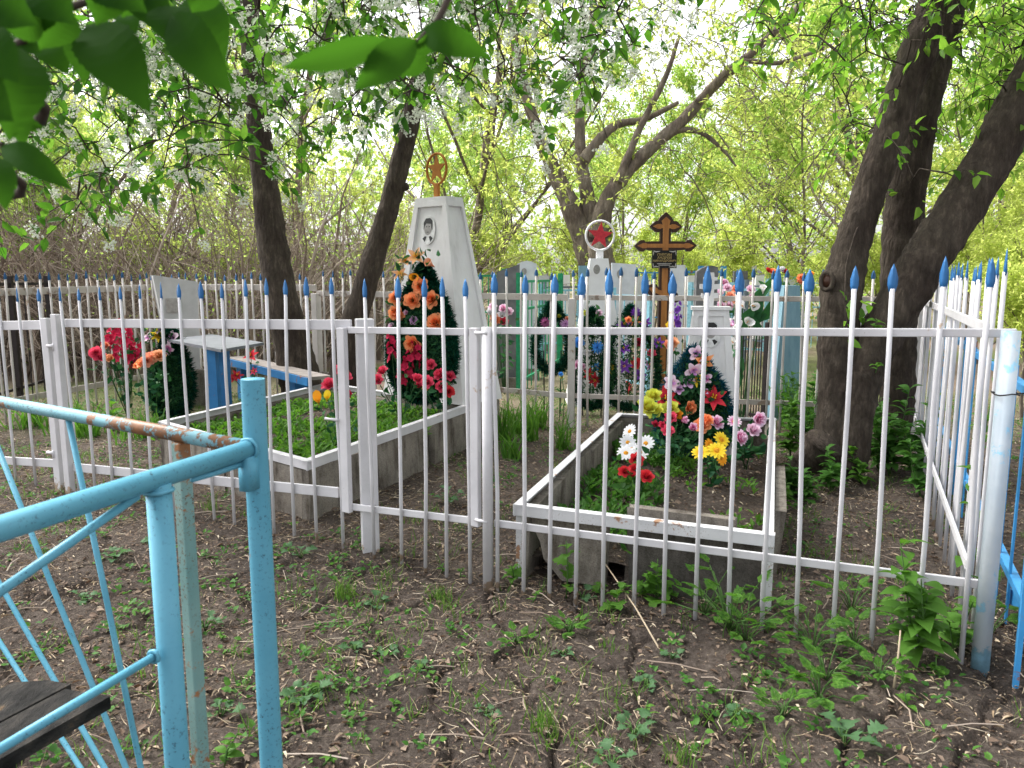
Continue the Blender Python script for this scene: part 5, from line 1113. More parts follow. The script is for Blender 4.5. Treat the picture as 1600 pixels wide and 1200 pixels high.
bar_fence('iron_fence', 'blue fence far behind the red star obelisk', at(980, 17), at(1110, 18), 1.5, 'blueframe', .3, (.3, .6, .97), .01, .04, 3)
bar_fence('iron_fence', 'light blue rail fence before the small headstones of the far rows', at(1080, 11.2), at(1215, 10.4), 1.25, 'tealpaint', .22, (.3, .65, .96), .009, .03, 3)
bar_fence('iron_fence', 'white blue fence in front of the old forked tree', at(845, 11.6), at(940, 11.9), 1.22, 'tealpaint', .2, (.3, .65, .96), .009, .03, 2)
bar_fence('iron_fence', 'dark iron fence of close rods beside the white callas', at(1158, 7.15), at(1204, 6.85), .93, 'iron', .03, (.12, .97), .006, .02, 2)
bar_fence('iron_fence', 'dark brown iron fence at the edge of the thicket', at(-60, 7.6), at(73, 9.4), 1.34, 'iron', .28, (.1, .97), .007, .03, 3)

# ------------------------------------------------------------------ trees
def trunk_pts(pxs, Yf, extra=None):
    """pixel spine (px, py, width px) to points and radii"""
    P, R = [], []
    for q in pxs:
        Y = Yf if not isinstance(Yf, (list, tuple)) else Yf[pxs.index(q)]
        P.append(D(q[0], q[1], Y)); R.append(q[2] / 2 * Y / F)
    return P, R
def spline(P, R, n=8):
    P = np.array([tuple(p) for p in P]); R = np.array(R); out = []; rr = []; m_ = len(P)
    for i_ in range(m_ - 1):
        p0, p1, p2, p3 = P[max(0, i_ - 1)], P[i_], P[i_ + 1], P[min(m_ - 1, i_ + 2)]
        for k in range(n):
            t = k / n; out.append(.5 * ((2 * p1) + (-p0 + p2) * t + (2 * p0 - 5 * p1 + 4 * p2 - p3) * t * t + (-p0 + 3 * p1 - 3 * p2 + p3) * t ** 3)); rr.append(R[i_] + (R[i_ + 1] - R[i_]) * t)
    out.append(P[-1]); rr.append(R[-1])
    return np.array(out), np.array(rr)
def stem_mesh(name, segs, mat, k=18, wob=.035):
    a = Acc()
    for q, (P, R) in enumerate(segs):
        P, R = spline(P, R, 10); tube(a, P, R, k, wob=wob, seed=q + len(name))
    return a.mesh(name, M[mat], True)
def canopy(root, nodes_, clusters, leafm, leaf_l, per, flowers=0.0, seed=0, twl=.32, twr=.004, droop=.5, leaf_w=.48, branchmat='bark', skip_conn=0):
    """join every leaf cluster to the nearest wood by a thin branch, then hang leaves and blossoms on its twigs"""
    r = np.random.default_rng(seed); nod = [tuple(p) for p in nodes_]; br = Acc(); LP, LD, LL = [], [], []; FP = []
    N_ = np.array(nod); C_ = np.array([tuple(c) for c in clusters])
    d0 = np.array([np.min(np.linalg.norm(N_ - c, axis=1)) for c in C_]); order = np.argsort(d0)
    for ci in order:
        c = C_[ci]; dd = np.linalg.norm(N_ - c, axis=1) + .25 * np.maximum(0, N_[:, 2] - c[2]) * 0; k = int(np.argmin(dd)); s = N_[k]; L_ = dd[k]
        if L_ > .05:
            n_ = max(3, int(L_ / .18)); t = np.linspace(0, 1, n_ + 1)[:, None]; pts = s * (1 - t) + c * t
            arch = np.sin(t[:, 0] * math.pi) * min(.18, L_ * .16); pts[:, 2] += arch; pts[1:-1] += r.normal(0, .018, (n_ - 1, 3))
            r0 = min(.03, .0045 + .006 * L_); tube(br, pts, np.linspace(r0, twr, n_ + 1), 5, cap=False)
            N_ = np.concatenate([N_, pts[1:]])
        for tw in range(r.integers(2, 4)):
            d = norm(r.normal(0, 1, 3) * np.array((1, 1, .5)) + np.array((0, 0, -droop * .6))); l = twl * r.uniform(.6, 1.2); t = np.linspace(0, 1, 5)[:, None]
            pts = c + d * l * t + np.array((0, 0, -droop * l * .5)) * t * t; tube(br, pts, np.linspace(twr * .8, twr * .4, 5), 4, cap=False)
            m_ = max(3, int(per / 2.5)); tt_ = r.uniform(.1, 1, m_); base = c + d * l * tt_[:, None] + np.array((0, 0, -droop * l * .5)) * (tt_ ** 2)[:, None]
            ld = norm(d * .6 + r.normal(0, .75, (m_, 3)) + np.array((0, 0, -.35))); LP.append(base); LD.append(ld); LL.append(leaf_l * r.uniform(.6, 1.15, m_))
            if r.random() < flowers: FP.append((pts[-1], norm(np.array((0, 0, -.6)) + r.normal(0, .6, 3))))
            if r.random() < flowers * .6: FP.append((pts[2], norm(np.array((0, 0, -.3)) + r.normal(0, .7, 3))))
    setp(put('branches', br.mesh('branches', M[branchmat], True), root), kind='stuff')
    LP, LD, LL = np.concatenate(LP), np.concatenate(LD), np.concatenate(LL); a = Acc(); leaves(a, LP, LD, np.array((0, 0, 1.)) + r.normal(0, .55, LP.shape), LL, LL * leaf_w, 8); setp(put('crown', a.mesh('crown', M[leafm], True), root), kind='stuff')
    if FP:
        a = Acc()
        for p, d in FP:
            l = r.uniform(.07, .13); n_ = 64; t = r.random(n_); an = r.random(n_) * 6.28; rad = .027 * (1 - .4 * t); s = norm(np.cross(d, (.3, .5, .8))); u = np.cross(d, s)
            P = p + d * (t * l)[:, None] + (np.cos(an) * rad)[:, None] * s + (np.sin(an) * rad)[:, None] * u; leaves(a, P, rdir(n_, r), rdir(n_, r), .017, .015, 4)
        setp(put('blossom', a.mesh('blossom', M['blossom'], True), root), kind='stuff')
def px_clusters(n, x0, x1, y0, y1, Y0, Y1, dens=None, seed=0):
    r = random.Random(seed); out = []
    while len(out) < n:
        x, y, Y = r.uniform(x0, x1), r.uniform(y0, y1), r.uniform(Y0, Y1)
        if dens and r.random() > dens(x, y): continue
        out.append(D(x, y, Y))
    return out
# left bird cherries
Pa, Ra = trunk_pts([(478, 655, 84), (470, 600, 64), (452, 520, 54), (434, 430, 48), (422, 350, 44), (412, 270, 38), (403, 190, 34), (396, 110, 31), (388, 0, 28), (376, -180, 24), (355, -420, 16)], 8.0)
ta = thing('bird_cherry_tree', 'blossoming bird cherry with upright dark trunk behind the blue bench', 'tree', xy(Pa[0], 0))
put('trunk', stem_mesh('trunk', [(Pa, Ra)], 'bark'), ta)
Pb, Rb = trunk_pts([(528, 660, 66), (536, 600, 50), (549, 520, 42), (570, 450, 37), (594, 370, 33), (614, 300, 31), (634, 220, 29), (650, 150, 28), (668, 80, 26), (688, 0, 24), (710, -120, 21), (745, -330, 15)], 7.6)
Pst, Rst = [D(618, 296, 7.6), D(632, 292, 7.58), D(637, 290, 7.57)], [.05, .04, .03]
tb_ = thing('bird_cherry_tree', 'blossoming bird cherry with dark trunk leaning towards the tall tapered monument', 'tree', xy(Pb[0], 0))
put('trunk', stem_mesh('trunk', [(Pb, Rb), (Pst, Rst)], 'bark'), tb_)
def dl_(x, y):
    if y < 120: return .8 if x < 560 else .3
    lim = 330 if x < 260 else (300 if x < 420 else 270)
    return max(0, 1 - max(0, y - lim + 120) / 140) * (.85 if x < 430 else .6)
nodA = spline(Pa, Ra, 6)[0][24:]; nodB = spline(Pb, Rb, 6)[0][30:]
canopy(ta, nodA, px_clusters(300, -60, 560, -120, 340, 4.2, 7.6, dl_, 3) + px_clusters(55, -500, 500, -700, -150, 3.0, 8.0, None, 4), 'leaf_cherry', .098, 13, flowers=.5, seed=1, leaf_w=.52)  # second cluster set sits unseen above the view, put in for shade
def dm_(x, y):
    lim = 250 - abs(x - 760) * .5 if x > 640 else 230
    return max(0, min(1, (lim - y) / 110)) * (1.0 if x < 960 else .5)
canopy(tb_, nodB, px_clusters(190, 520, 1040, -100, 260, 4.2, 7.2, dm_, 5) + px_clusters(70, 450, 1100, -800, -130, 3.0, 7.5, None, 6), 'leaf_cherry', .095, 12, flowers=.5, seed=2, leaf_w=.52)  # the higher clusters are out of view, added to cast shade below

# right three-stemmed tree
Y0 = 5.25
S1 = trunk_pts([(1300, 795, 100), (1302, 745, 70), (1306, 670, 60), (1310, 590, 60), (1311, 510, 62), (1316, 450, 61), (1333, 380, 52), (1359, 300, 48), (1390, 210, 48), (1412, 140, 50), (1440, 70, 54), (1468, 0, 56), (1530, -150, 52), (1600, -320, 42)], Y0)
S2 = trunk_pts([(1330, 730, 50), (1338, 650, 52), (1352, 580, 58), (1384, 510, 66), (1428, 435, 70), (1470, 370, 68), (1516, 300, 66), (1560, 225, 66), (1610, 130, 64), (1700, -40, 60), (1820, -280, 46)], Y0 - .1)
S3 = trunk_pts([(1392, 700, 46), (1400, 640, 50), (1402, 560, 52), (1404, 470, 54), (1408, 380, 56), (1416, 300, 56), (1432, 200, 56), (1452, 110, 54), (1475, 30, 50), (1500, -120, 44), (1530, -320, 34)], Y0 + .45)
RT = [G(1232, 745, .03), G(1258, 725, .12), G(1290, 690, .3)]
tr_ = thing('three_stemmed_tree', 'big dark tree with three leaning stems rising inside the white fence', 'tree', xy(S1[0][0], 0))
put('trunk', stem_mesh('trunk', [S1], 'bark', 22, .04), tr_)
put('stem', stem_mesh('stem', [S2], 'bark', 22, .04), tr_); put('stem', stem_mesh('stem', [S3], 'bark', 18, .04), tr_)
put('root', stem_mesh('root', [([RT[0], RT[1], RT[2]], [.06, .1, .12])], 'bark', 14, .06), tr_)
kh = D(1292, 439, Y0 - .10)
a = Acc(); kd = Vector((-.7, -.71, 0)).normalized(); ks = Vector((kd.y, -kd.x, 0)); tube(a, [kh + kd * .0 + ks * .04 * math.cos(t) + Vector((0, 0, .06 * math.sin(t))) for t in np.linspace(0, 6.283, 17)[:-1]], .016, 8, closed=True); knot = put('knot', a.mesh('knot', M['bark'], True), tr_)
a = Acc(); tube(a, [kh - kd * .05, kh + kd * .006], [.042, .042], 12); put('knot_hole', a.mesh('knot_hole', M['wood_d'], True), knot)
def dr_(x, y):
    if x < 1300: return max(0, (170 - y) / 170) * .7
    if x < 1420: return max(0, (330 - y) / 200)
    return max(0, (300 - y) / 180) * .8
nodR = np.concatenate([spline(*S1, 6)[0][40:], spline(*S2, 6)[0][36:], spline(*S3, 6)[0][36:]])
canopy(tr_, nodR, px_clusters(230, 1180, 1640, -120, 330, 4.8, 7.5, dr_, 8) + [Vector((random.uniform(.6, 4.2), random.uniform(.2, 5.0), random.uniform(3.4, 5.6))) for _ in range(240)] + px_clusters(210, 900, 2300, -1100, -140, 2.6, 7.5, None, 9) + [D(1420, 290, 5.6), D(1440, 310, 5.6), D(1478, 270, 5.2), D(1320, 470, 4.9)], 'leaf_right', .095, 11, flowers=0, seed=4, leaf_w=.52, droop=.8)  # overhead clusters out of view are added to shade the right side

# the tree beside the camera, whose big leaves hang into the view
near = thing('bird_cherry_tree', 'bird cherry branch with large dark leaves hanging close overhead', 'tree', (-1.75, .25, 0))
a = Acc(); tp = [(-1.75, .25, -.1), (-1.72, .27, .8), (-1.66, .3, 1.6), (-1.58, .33, 2.3), (-1.55, .3, 3.2)]; P_, R_ = spline(tp, [.11, .085, .075, .065, .04], 6); tube(a, P_, R_, 12, wob=.03); put('trunk', a.mesh('trunk', M['bark'], True), near)
a = Acc()
br1 = [(-1.62, .32, 1.95), tuple(D(-120, 150, .85)), tuple(D(10, 82, .72)), tuple(D(70, 38, .70)), tuple(D(130, 5, .70)), tuple(D(250, -15, .70)), tuple(D(330, -40, .7))]
P_, R_ = spline(br1, [.02, .008, .0045, .004, .0035, .003, .002], 6); tube(a, P_, R_, 8); put('branch', a.mesh('branch', M['twig_d'], True), near); a = Acc()
br2 = [(-1.58, .33, 2.35), (-.9, .45, 2.1), tuple(D(560, -150, .72)), tuple(D(700, -60, .70)), tuple(D(690, 20, .69)), tuple(D(648, 70, .68))]
P_, R_ = spline(br2, [.02, .012, .006, .004, .003, .002], 6); tube(a, P_, R_, 8); put('branch', a.mesh('branch', M['twig_d'], True), near); a = Acc()
br3 = [(-1.66, .3, 1.6), tuple(D(-160, 300, .8)), tuple(D(-30, 235, .72)), tuple(D(5, 225, .7))]
P_, R_ = spline(br3, [.014, .006, .003, .002], 6); tube(a, P_, R_, 8)
put('branch', a.mesh('branch', M['twig_d'], True), near)
def big_leaf(b_, t_, w, Yb, Yt, roll=0.0, arch=.12, name='leaf', serr=.05):
    p, q = D(b_[0], b_[1], Yb), D(t_[0], t_[1], Yt); dv = q - p; l = dv.length; d = dv.normalized(); nrm = (CAMP - p).normalized(); s = d.cross(nrm).normalized(); nrm = s.cross(d)
    s, nrm = s * math.cos(roll) + nrm * math.sin(roll), nrm * math.cos(roll) - s * math.sin(roll); ww = w * Yb / F; V = []; T = []; n = 26
    for i_ in range(n + 1):
        t = i_ / n; prof = float(np.interp(t, (0, .1, .2, .35, .5, .65, .8, .9, .96, 1), (.02, .42, .72, .97, 1, .88, .58, .28, .11, .005))); sv = 1 + serr * ((i_ % 2) - .5)
        mid = p + d * l * t + nrm * arch * l * math.sin(math.pi * t)
        for k in (-1, -.5, 0, .5, 1): V.append(tuple(mid + s * (k * ww / 2 * prof * (sv if abs(k) == 1 else 1)) + nrm * (abs(k) * ww * .13 * prof + .012 * ww * math.sin(t * 62 - abs(k) * 5) * (abs(k) == .5))))
    for i_ in range(n):
        for k in range(4):
            c = i_ * 5 + k; T += [(c, c + 5, c + 6), (c, c + 6, c + 1)]
    a = Acc(); a.add(V, T); put(name, a.mesh(name, M['leaf_near'], True), near)
for args in (((138, 38), (236, 178), 88, .70, .66, .1), ((118, 42), (130, 132), 48, .76, .74, .2), ((30, 75), (14, 222), 84, .64, .6, .0), ((2, 228), (114, 298), 44, .7, .68, .2), ((268, 22), (366, 148), 70, .70, .68, -.15), ((300, -10), (352, 102), 66, .78, .76, .1),
             ((250, 10), (300, 95), 70, .72, .7, .3), ((100, 5), (62, 78), 64, .68, .66, .1), ((70, 30), (-30, 20), 60, .66, .6, .1), ((196, 18), (214, 54), 38, .78, .76, 0), ((20, 30), (112, 2), 60, .66, .66, .2), ((-10, 120), (38, 232), 60, .72, .7, .3), ((5, 190), (70, 200), 36, .74, .72, .2),
             ((170, -30), (150, 40), 60, .68, .66, .1), ((240, -40), (190, 28), 44, .74, .72, 0), ((330, -40), (300, 20), 50, .7, .7, 0), ((-20, 240), (10, 330), 50, .62, .6, .2), ((20, 60), (66, 82), 44, .72, .7, .1),
             ((-40, 60), (30, 130), 80, .6, .58, .1), ((-50, 130), (22, 190), 90, .6, .58, -.1), ((40, -30), (120, 40), 80, .64, .62, .1), ((-30, -10), (60, 40), 80, .62, .6, 0), ((150, -40), (230, 20), 70, .68, .66, .1), ((210, -20), (262, 60), 60, .74, .72, .2), ((60, 60), (108, 118), 50, .76, .74, .2),
             ((606, 62), (438, 106), 40, .68, .64, .15), ((652, 62), (553, 142), 52, .68, .66, -.1), ((662, 72), (622, 120), 42, .7, .7, .2), ((684, 56), (640, 84), 26, .69, .68, .3), ((656, 50), (768, 90), 46, .69, .68, .1)):
    big_leaf(*args[:5], roll=args[5], arch=.12 if args[0] != (656, 50) else .3)

# ------------------------------------------------------------------ the wood behind
def gen_tree(seed, hgt, r0, leafm, lean=.0, nbr=16, first=.22, leaf=.11, per=16, barkm='bark_l', spread=.5, twigmat=None, kind=4):
    r = np.random.default_rng(seed); tr = Acc(); LP, LD = [], []
    def limb(p, d, l, r_, lev):
        n_ = 7; pts = [p]; dd = d.copy()
        for k in range(n_): dd = norm(dd + r.normal(0, .11, 3) + np.array((0, 0, .05 if lev else .02))); pts.append(pts[-1] + dd * l / n_)
        pts = np.array(pts); tube(tr, pts, np.linspace(r_, r_ * (.35 if lev else .3), n_ + 1), (9, 6, 4, 3)[lev], cap=False, wob=.05 if lev == 0 else 0, seed=seed)
        if lev < 3:
            cnt = (nbr, 6, 4)[lev]
            for _ in range(cnt):
                t = r.uniform(first if lev == 0 else .25, 1.0); f = t * n_; k = min(n_ - 1, int(f)); q = pts[k] * (1 - f + k) + pts[k + 1] * (f - k)
                an = r.random() * 6.283; side = np.array((math.cos(an), math.sin(an), r.uniform(.1, .9))); nd = norm(norm(pts[k + 1] - pts[k]) * .45 + side * .9)
                limb(q, nd, l * (spread if lev == 0 else .5) * r.uniform(.55, 1.0) * (1.15 - .5 * t if lev == 0 else 1), r_ * (1 - .65 * t) * .5, lev + 1)
        if lev >= 2:
            m_ = per if lev == 3 else per // 2; t = r.random(m_); idx = np.minimum((t * n_).astype(int), n_ - 1); f = (t * n_ - idx)[:, None]
            LP.append(pts[idx] * (1 - f) + pts[idx + 1] * f + r.normal(0, .06, (m_, 3))); LD.append(norm(r.normal(0, 1, (m_, 3)) + np.array((0, 0, -.3))))
    limb(np.array((0, 0, -.1)), norm(np.array((lean, r.normal(0, .05), 1.0))), hgt, r0, 0)
    LP, LD = np.concatenate(LP), np.concatenate(LD); keep = fbm(LP[:, 0] * .8 + 50 + LP[:, 2], LP[:, 1] * .8 + LP[:, 2] * .7, seed) > .40; LP, LD = LP[keep], LD[keep]
    a = Acc(); l = leaf * r.uniform(.5, 1.2, len(LP)); leaves(a, LP, LD, rdir(len(LP), r), l, l * .55, kind)
    return tr.mesh('trunk', M[barkm], True), a.mesh('crown', M[leafm], True)
protos = [gen_tree(21, 8.5, .09, 'leaf_back', .08, 17, .12, .10, 32), gen_tree(22, 7.5, .07, 'leaf_back2', -.1, 19, .08, .095, 32), gen_tree(23, 9.5, .11, 'leaf_back', -.06, 18, .16, .105, 32), gen_tree(24, 6.0, .05, 'leaf_back2', .12, 19, .06, .09, 30), gen_tree(25, 3.0, .03, 'leaf_back', .1, 17, .05, .075, 30, spread=.6)]
tl_ = ['slender spring tree with yellow green leaves in the wood behind the graves', 'bushy spring tree with fresh green leaves in the wood behind the graves', 'tall spring tree with yellow green leaves and stout trunk in the wood', 'young thin tree with fresh green leaves among the wood', 'yellow green bush under the trees of the wood']
tg_ = ['slender trees of the wood', 'bushy trees of the wood', 'tall trees of the wood', 'young trees of the wood', 'bushes under the wood']
troots = []
for k, (tm, cm) in enumerate(protos):
    root = thing(('wood_tree', 'wood_tree', 'wood_tree', 'young_tree', 'bush')[k], tl_[k], 'tree' if k < 4 else 'bush', (0, 0, 0), tg_[k]); put('trunk' if k < 4 else 'stem', tm, root); setp(put('crown', cm, root), kind='stuff')
    troots.append(root)
used = [False] * 5
def plant_tree(k, px, Y, rz, s):
    p = at(px, Y); p = (p[0], p[1], 0)
    if not used[k]: used[k] = True; o = troots[k]; o.location = p; o.rotation_euler = (0, 0, rz); o.scale = (s,) * 3
    else: copy_tree(troots[k], p, rz, s)
R = random.Random(77)
spots = [(3, 20, 12.5, 1.0, .55), (3, 90, 13.5, 2.0, .6), (1, -60, 13.0, 3.0, .5)]
for row, (Y, n_) in enumerate(((15.5, 8), (20, 10), (26, 12), (34, 13), (44, 14))):
    for k in range(n_):
        px = -250 + (k + R.uniform(.1, .9)) * 2100 / n_
        if row == 0 and 720 < px < 1180: continue
        if row < 2 and px < 560 and R.random() < .6: continue
        if row >= 1 and 560 < px < 1190:
            if R.random() < .12: continue
            spots.append((3, px, Y + R.uniform(-2, 2), R.random() * 6.28, R.uniform(.75, 1.0) * (1 + .1 * row))); continue
        if row >= 2 and 120 < px < 560 and R.random() < .5: continue
        spots.append((R.choice((0, 1, 2, 3) if row else (0, 1, 3, 3)), px, Y + R.uniform(-2, 2), R.random() * 6.28, R.uniform(.8, 1.2) * (1 + .12 * row)))
for s in spots: plant_tree(*s)
for px, Y, sc in ((1620, 7.2, .62), (1720, 9.0, .8), (1600, 10.5, .8), (1830, 7.5, .7), (1540, 12.0, .9)): plant_tree(4, px, Y, px * .01, sc)
for Y, n_ in ((13, 7), (18, 12), (24, 14), (32, 16)):
    for k in range(n_):
        px = -250 + (k + R.uniform(0, 1)) * 2100 / n_
        if Y < 15 and (740 < px < 1300): continue
        plant_tree(4, px, Y + R.uniform(-1.5, 1.5), R.random() * 6.28, R.uniform(.7, 1.15))
# distant edge of the wood, one green mass
def far_wood():
    r = np.random.default_rng(5); n_ = 26000; X = r.uniform(-62, 62, n_); Y = r.uniform(52, 64, n_); hmax = 9 + 5 * fbm(X * .12 + 30, Y * .1, 4); Z = r.random(n_) ** 1.1 * hmax
    keep = fbm(X * .35 + 10, Z * .5 + Y * .3, 9) > .40; X, Y, Z = X[keep], Y[keep], Z[keep]; m_ = len(X); a = Acc(); leaves(a, np.stack([X, Y, Z], -1), rdir(m_, r), rdir(m_, r), r.uniform(.3, .75, m_), .32, 4)
    setp(put('far_wood', a.mesh('far_wood', M['leaf_back2'], True)), 'distant green edge of the wood', 'wood', kind='stuff')
far_wood()
# big leaning old tree behind the brown cross
bt = thing('old_tree', 'old forked tree with long leaning bough behind the red star obelisk', 'tree', base_at(935, 13.0))
T1 = trunk_pts([(945, 500, 66), (938, 440, 58), (918, 385, 44), (886, 310, 28), (858, 250, 21), (835, 190, 17), (815, 120, 14), (800, 20, 12), (790, -120, 9)], 13.0)
T2 = trunk_pts([(940, 440, 50), (930, 380, 40), (918, 310, 22), (908, 240, 17), (906, 180, 15), (912, 110, 12), (925, 30, 10), (935, -100, 9)], 13.0)
T3 = trunk_pts([(945, 470, 60), (938, 370, 34), (950, 310, 24), (985, 262, 21), (1030, 220, 19), (1070, 185, 17), (1110, 140, 15), (1160, 95, 13), (1215, 45, 11), (1275, -20, 9), (1340, -110, 6)], 12.6)
T4 = trunk_pts([(912, 250, 20), (935, 220, 15), (965, 195, 12), (1010, 185, 9), (1060, 160, 6)], 12.8)
T5 = trunk_pts([(965, 285, 14), (1000, 200, 10), (1040, 120, 8), (1060, 60, 5)], 12.5); T6 = trunk_pts([(1040, 205, 12), (1090, 205, 8), (1130, 235, 5), (1150, 260, 3)], 12.6); T7 = trunk_pts([(1090, 160, 12), (1150, 100, 8), (1220, 98, 6), (1300, 70, 4)], 12.5)
put('trunk', stem_mesh('trunk', [T1], 'bark_l', 14, .06), bt)
for t_ in (T2, T3, T4, T5, T6, T7): put('bough', stem_mesh('bough', [t_], 'bark_l', 12, .06), bt)
nodT = np.concatenate([spline(*t_, 5)[0][10:] for t_ in (T1, T2, T3)])
canopy(bt, nodT, px_clusters(270, 740, 1340, -120, 400, 11.2, 14.5, None, 21), 'leaf_back', .085, 42, seed=9, twl=.8, twr=.007, droop=.4, branchmat='bark_l')
# bare tangled brush at the left
def brush(seed, w, h, n_):
    r = np.random.default_rng(seed); a = Acc()
    for _ in range(n_):
        p = np.array((r.normal(0, w * .28), r.normal(0, w * .2), -.05)); d = norm(np.array((r.normal(-.15, .45), r.normal(0, .35), 1.0))); l = h * r.uniform(.5, 1.15); m_ = 7; pts = [p]; thick = r.random() < .12
        for k in range(m_): d = norm(d + r.normal(0, .15, 3) + np.array((-.04, 0, -.07 * (k > 3)))); pts.append(pts[-1] + d * l / m_)
        r0 = r.uniform(.02, .05) if thick else r.uniform(.004, .013); tube(a, pts, np.linspace(r0, .003, m_ + 1), 5 if thick else 3, cap=False)
        for _ in range(4):
            k = r.integers(2, m_); q = pts[k]; d2 = norm(r.normal(0, 1, 3) + np.array((0, 0, .1))); l2 = l * r.uniform(.12, .4); tube(a, [q, q + d2 * l2 * .5 + r.normal(0, .03, 3), q + d2 * l2 + np.array((0, 0, -.08))], [.005, .004, .002], 3, cap=False)
    LP = np.stack([r.normal(0, w * .35, 900), r.normal(0, w * .25, 900), r.uniform(.1, h, 900)], -1); LP = LP[fbm(LP[:, 0] * 1.2 + 20, LP[:, 2] * 1.2, seed) > .48]; b_ = Acc(); leaves(b_, LP, rdir(len(LP), r), rdir(len(LP), r), .07, .035, 4)
    return a.mesh('twigs', M['twig'], False), b_.mesh('leaves', M['leaf_back2'], True)
bm = [brush(31, 2.6, 3.4, 170), brush(32, 2.4, 2.8, 170), brush(33, 3.0, 4.0, 180)]
first_ = [None] * 3
for q, (k, px, Y, s) in enumerate(((0, 120, 10.8, .9), (1, 250, 11.2, .9), (2, 340, 12.0, .85), (1, 420, 11.5, .95), (0, 500, 12.5, 1.0), (2, 200, 13.5, 1.0), (0, 30, 12.0, .95), (1, 560, 13.8, .95), (2, 60, 15, 1.1), (1, 330, 15, 1.1), (2, 470, 15.5, 1.1), (1, -80, 10.5, .9), (0, 640, 15.5, 1.0), (1, 380, 10.8, .7), (1, 180, 10.6, .7))):
    lb = 'bare brown bramble thicket with few green leaves behind the left fence'
    if first_[k] is None:
        r_ = thing('thicket_bush', lb, 'bush', base_at(px, Y), 'bramble thicket'); r_.scale = (s,) * 3
        o = put('twigs', bm[k][0], r_); o.matrix_parent_inverse = Matrix(); setp(o, kind='stuff'); o = put('foliage', bm[k][1], r_); o.matrix_parent_inverse = Matrix(); setp(o, kind='stuff'); first_[k] = r_
    else: copy_tree(first_[k], base_at(px, Y), q * 1.3, s)

# ------------------------------------------------------------------ weeds and shoots
def leaf_obj_mesh(name, mat, w=.55, n=6, lobes=0):
    a = Acc(); V = []; T = []
    for i_ in range(n + 1):
        t = i_ / n; pr = math.sin(math.pi * t ** .8) * w / 2 + .004; pr *= 1 + (.35 * ((i_ % 2) * 2 - 1) if lobes else 0); z = .12 * math.sin(math.pi * t) - .1 * t * t
        for s in (-1, 0, 1): V.append((t, s * pr, z + abs(s) * pr * .25))
    for i_ in range(n):
        for s in (0, 1):
            q = i_ * 3 + s; T += [(q, q + 3, q + 4), (q, q + 4, q + 1)]
    a.add(V, T); return a.mesh(name, M[mat], True)
def fern_leaf_mesh(mat):
    a = Acc(); P = []; Dv = []; Ls = []
    for t in np.linspace(.2, 1, 8):
        for s in (-1, 1): P.append((t * .8, 0, .05 * t)); Dv.append((.5, s * .8, .1)); Ls.append(.4 * (1.15 - .6 * t) * (1 - .5 * (t < .3)))
    P.append((.8, 0, .05)); Dv.append((1, 0, 0)); Ls.append(.35); leaves(a, np.array(P), np.array(Dv), np.tile((0, 0, 1.), (17, 1)), np.array(Ls), np.array(Ls) * .42, 8); tube(a, [(0, 0, 0), (.8, 0, .05)], .012, 3); return a.mesh('leaf', M[mat], True)
LM = {'broad': leaf_obj_mesh('leaf', 'leaf_bright', .55, 7), 'dark': leaf_obj_mesh('leaf', 'leaf_weed', .5, 7), 'round': leaf_obj_mesh('leaf', 'leaf_grey', .95, 8, 1), 'fern': fern_leaf_mesh('leaf_bright'), 'maple': leaf_obj_mesh('leaf', 'leaf_bright', .8, 8, 1)}
def weed(name, label, p, kind, h, nl, ll, group, spread=1.0, nst=1):
    p = Vector((p[0], p[1], p[2] if len(p) > 2 else 0)); g = float(gheight(np.array(p.x), np.array(p.y))) if p.z < .02 else p.z
    root = thing(name, label, 'plant', (p.x, p.y, g), group); st = Acc(); base = Vector((p.x, p.y, g - .01))
    for s_ in range(nst):
        lean = Vector((random.gauss(0, .16 * spread), random.gauss(0, .16 * spread), 1)); top = base + lean.normalized() * h * (1 if s_ == 0 else random.uniform(.5, .95)); mid = base.lerp(top, .5) + Vector((random.gauss(0, .01), random.gauss(0, .01), 0)); low = kind in ('round', 'fern')
        if not low: tube(st, [base, mid, top], [.004, .003, .002], 5)
        for k in range(nl):
            t = random.uniform(.15, 1) if not low else 1; an = k * 2.4 + random.uniform(-.4, .4); d = Vector((math.cos(an), math.sin(an), random.uniform(-.1, .6)))
            q = base.lerp(mid, t * 2) if t < .5 else mid.lerp(top, t * 2 - 1)
            if low:
                q = base + Vector((math.cos(an), math.sin(an), 0)) * random.uniform(.1, .9) * h * spread + Vector((0, 0, random.uniform(.3, 1) * h)); tube(st, [base, base.lerp(q, .5) + Vector((0, 0, .02)), q], .0022, 4)
            l = ll * random.uniform(.65, 1.15) * (1.1 - .45 * t if not low else 1); X_ = d.normalized(); Z_ = Vector((random.gauss(0, .25), random.gauss(0, .25), 1)); Y_ = Z_.cross(X_).normalized(); Z_ = X_.cross(Y_)
            mt = Matrix((X_, Y_, Z_)).transposed().to_4x4(); put_local('leaf', LM[kind], root, Matrix.Translation(q) @ mt @ Matrix.Scale(l, 4))
    put('stems', st.mesh('stems', M['weedstem'], True), root)
    return root
weed('shrub_seedling', 'leafy bright green sapling growing through the white fence near its corner', G(1428, 1030), 'broad', .50, 22, .13, None, .9, 3)
weed('shrub_seedling', 'low leafy seedling against the white corner post', G(1490, 1020), 'broad', .22, 12, .1, None, 1.2, 2)
weed('climbing_shoot', 'tall thin green shoot inside the white fence corner', G(1505, 960), 'broad', 1.12, 26, .1, None, .3, 1)
weed('climbing_shoot', 'thin curling shoot on the bright blue brace', G(1535, 1015), 'fern', .28, 9, .07, None, .5)
FERN = 'feathery bright green weed with divided leaves on bare soil by the white fence'
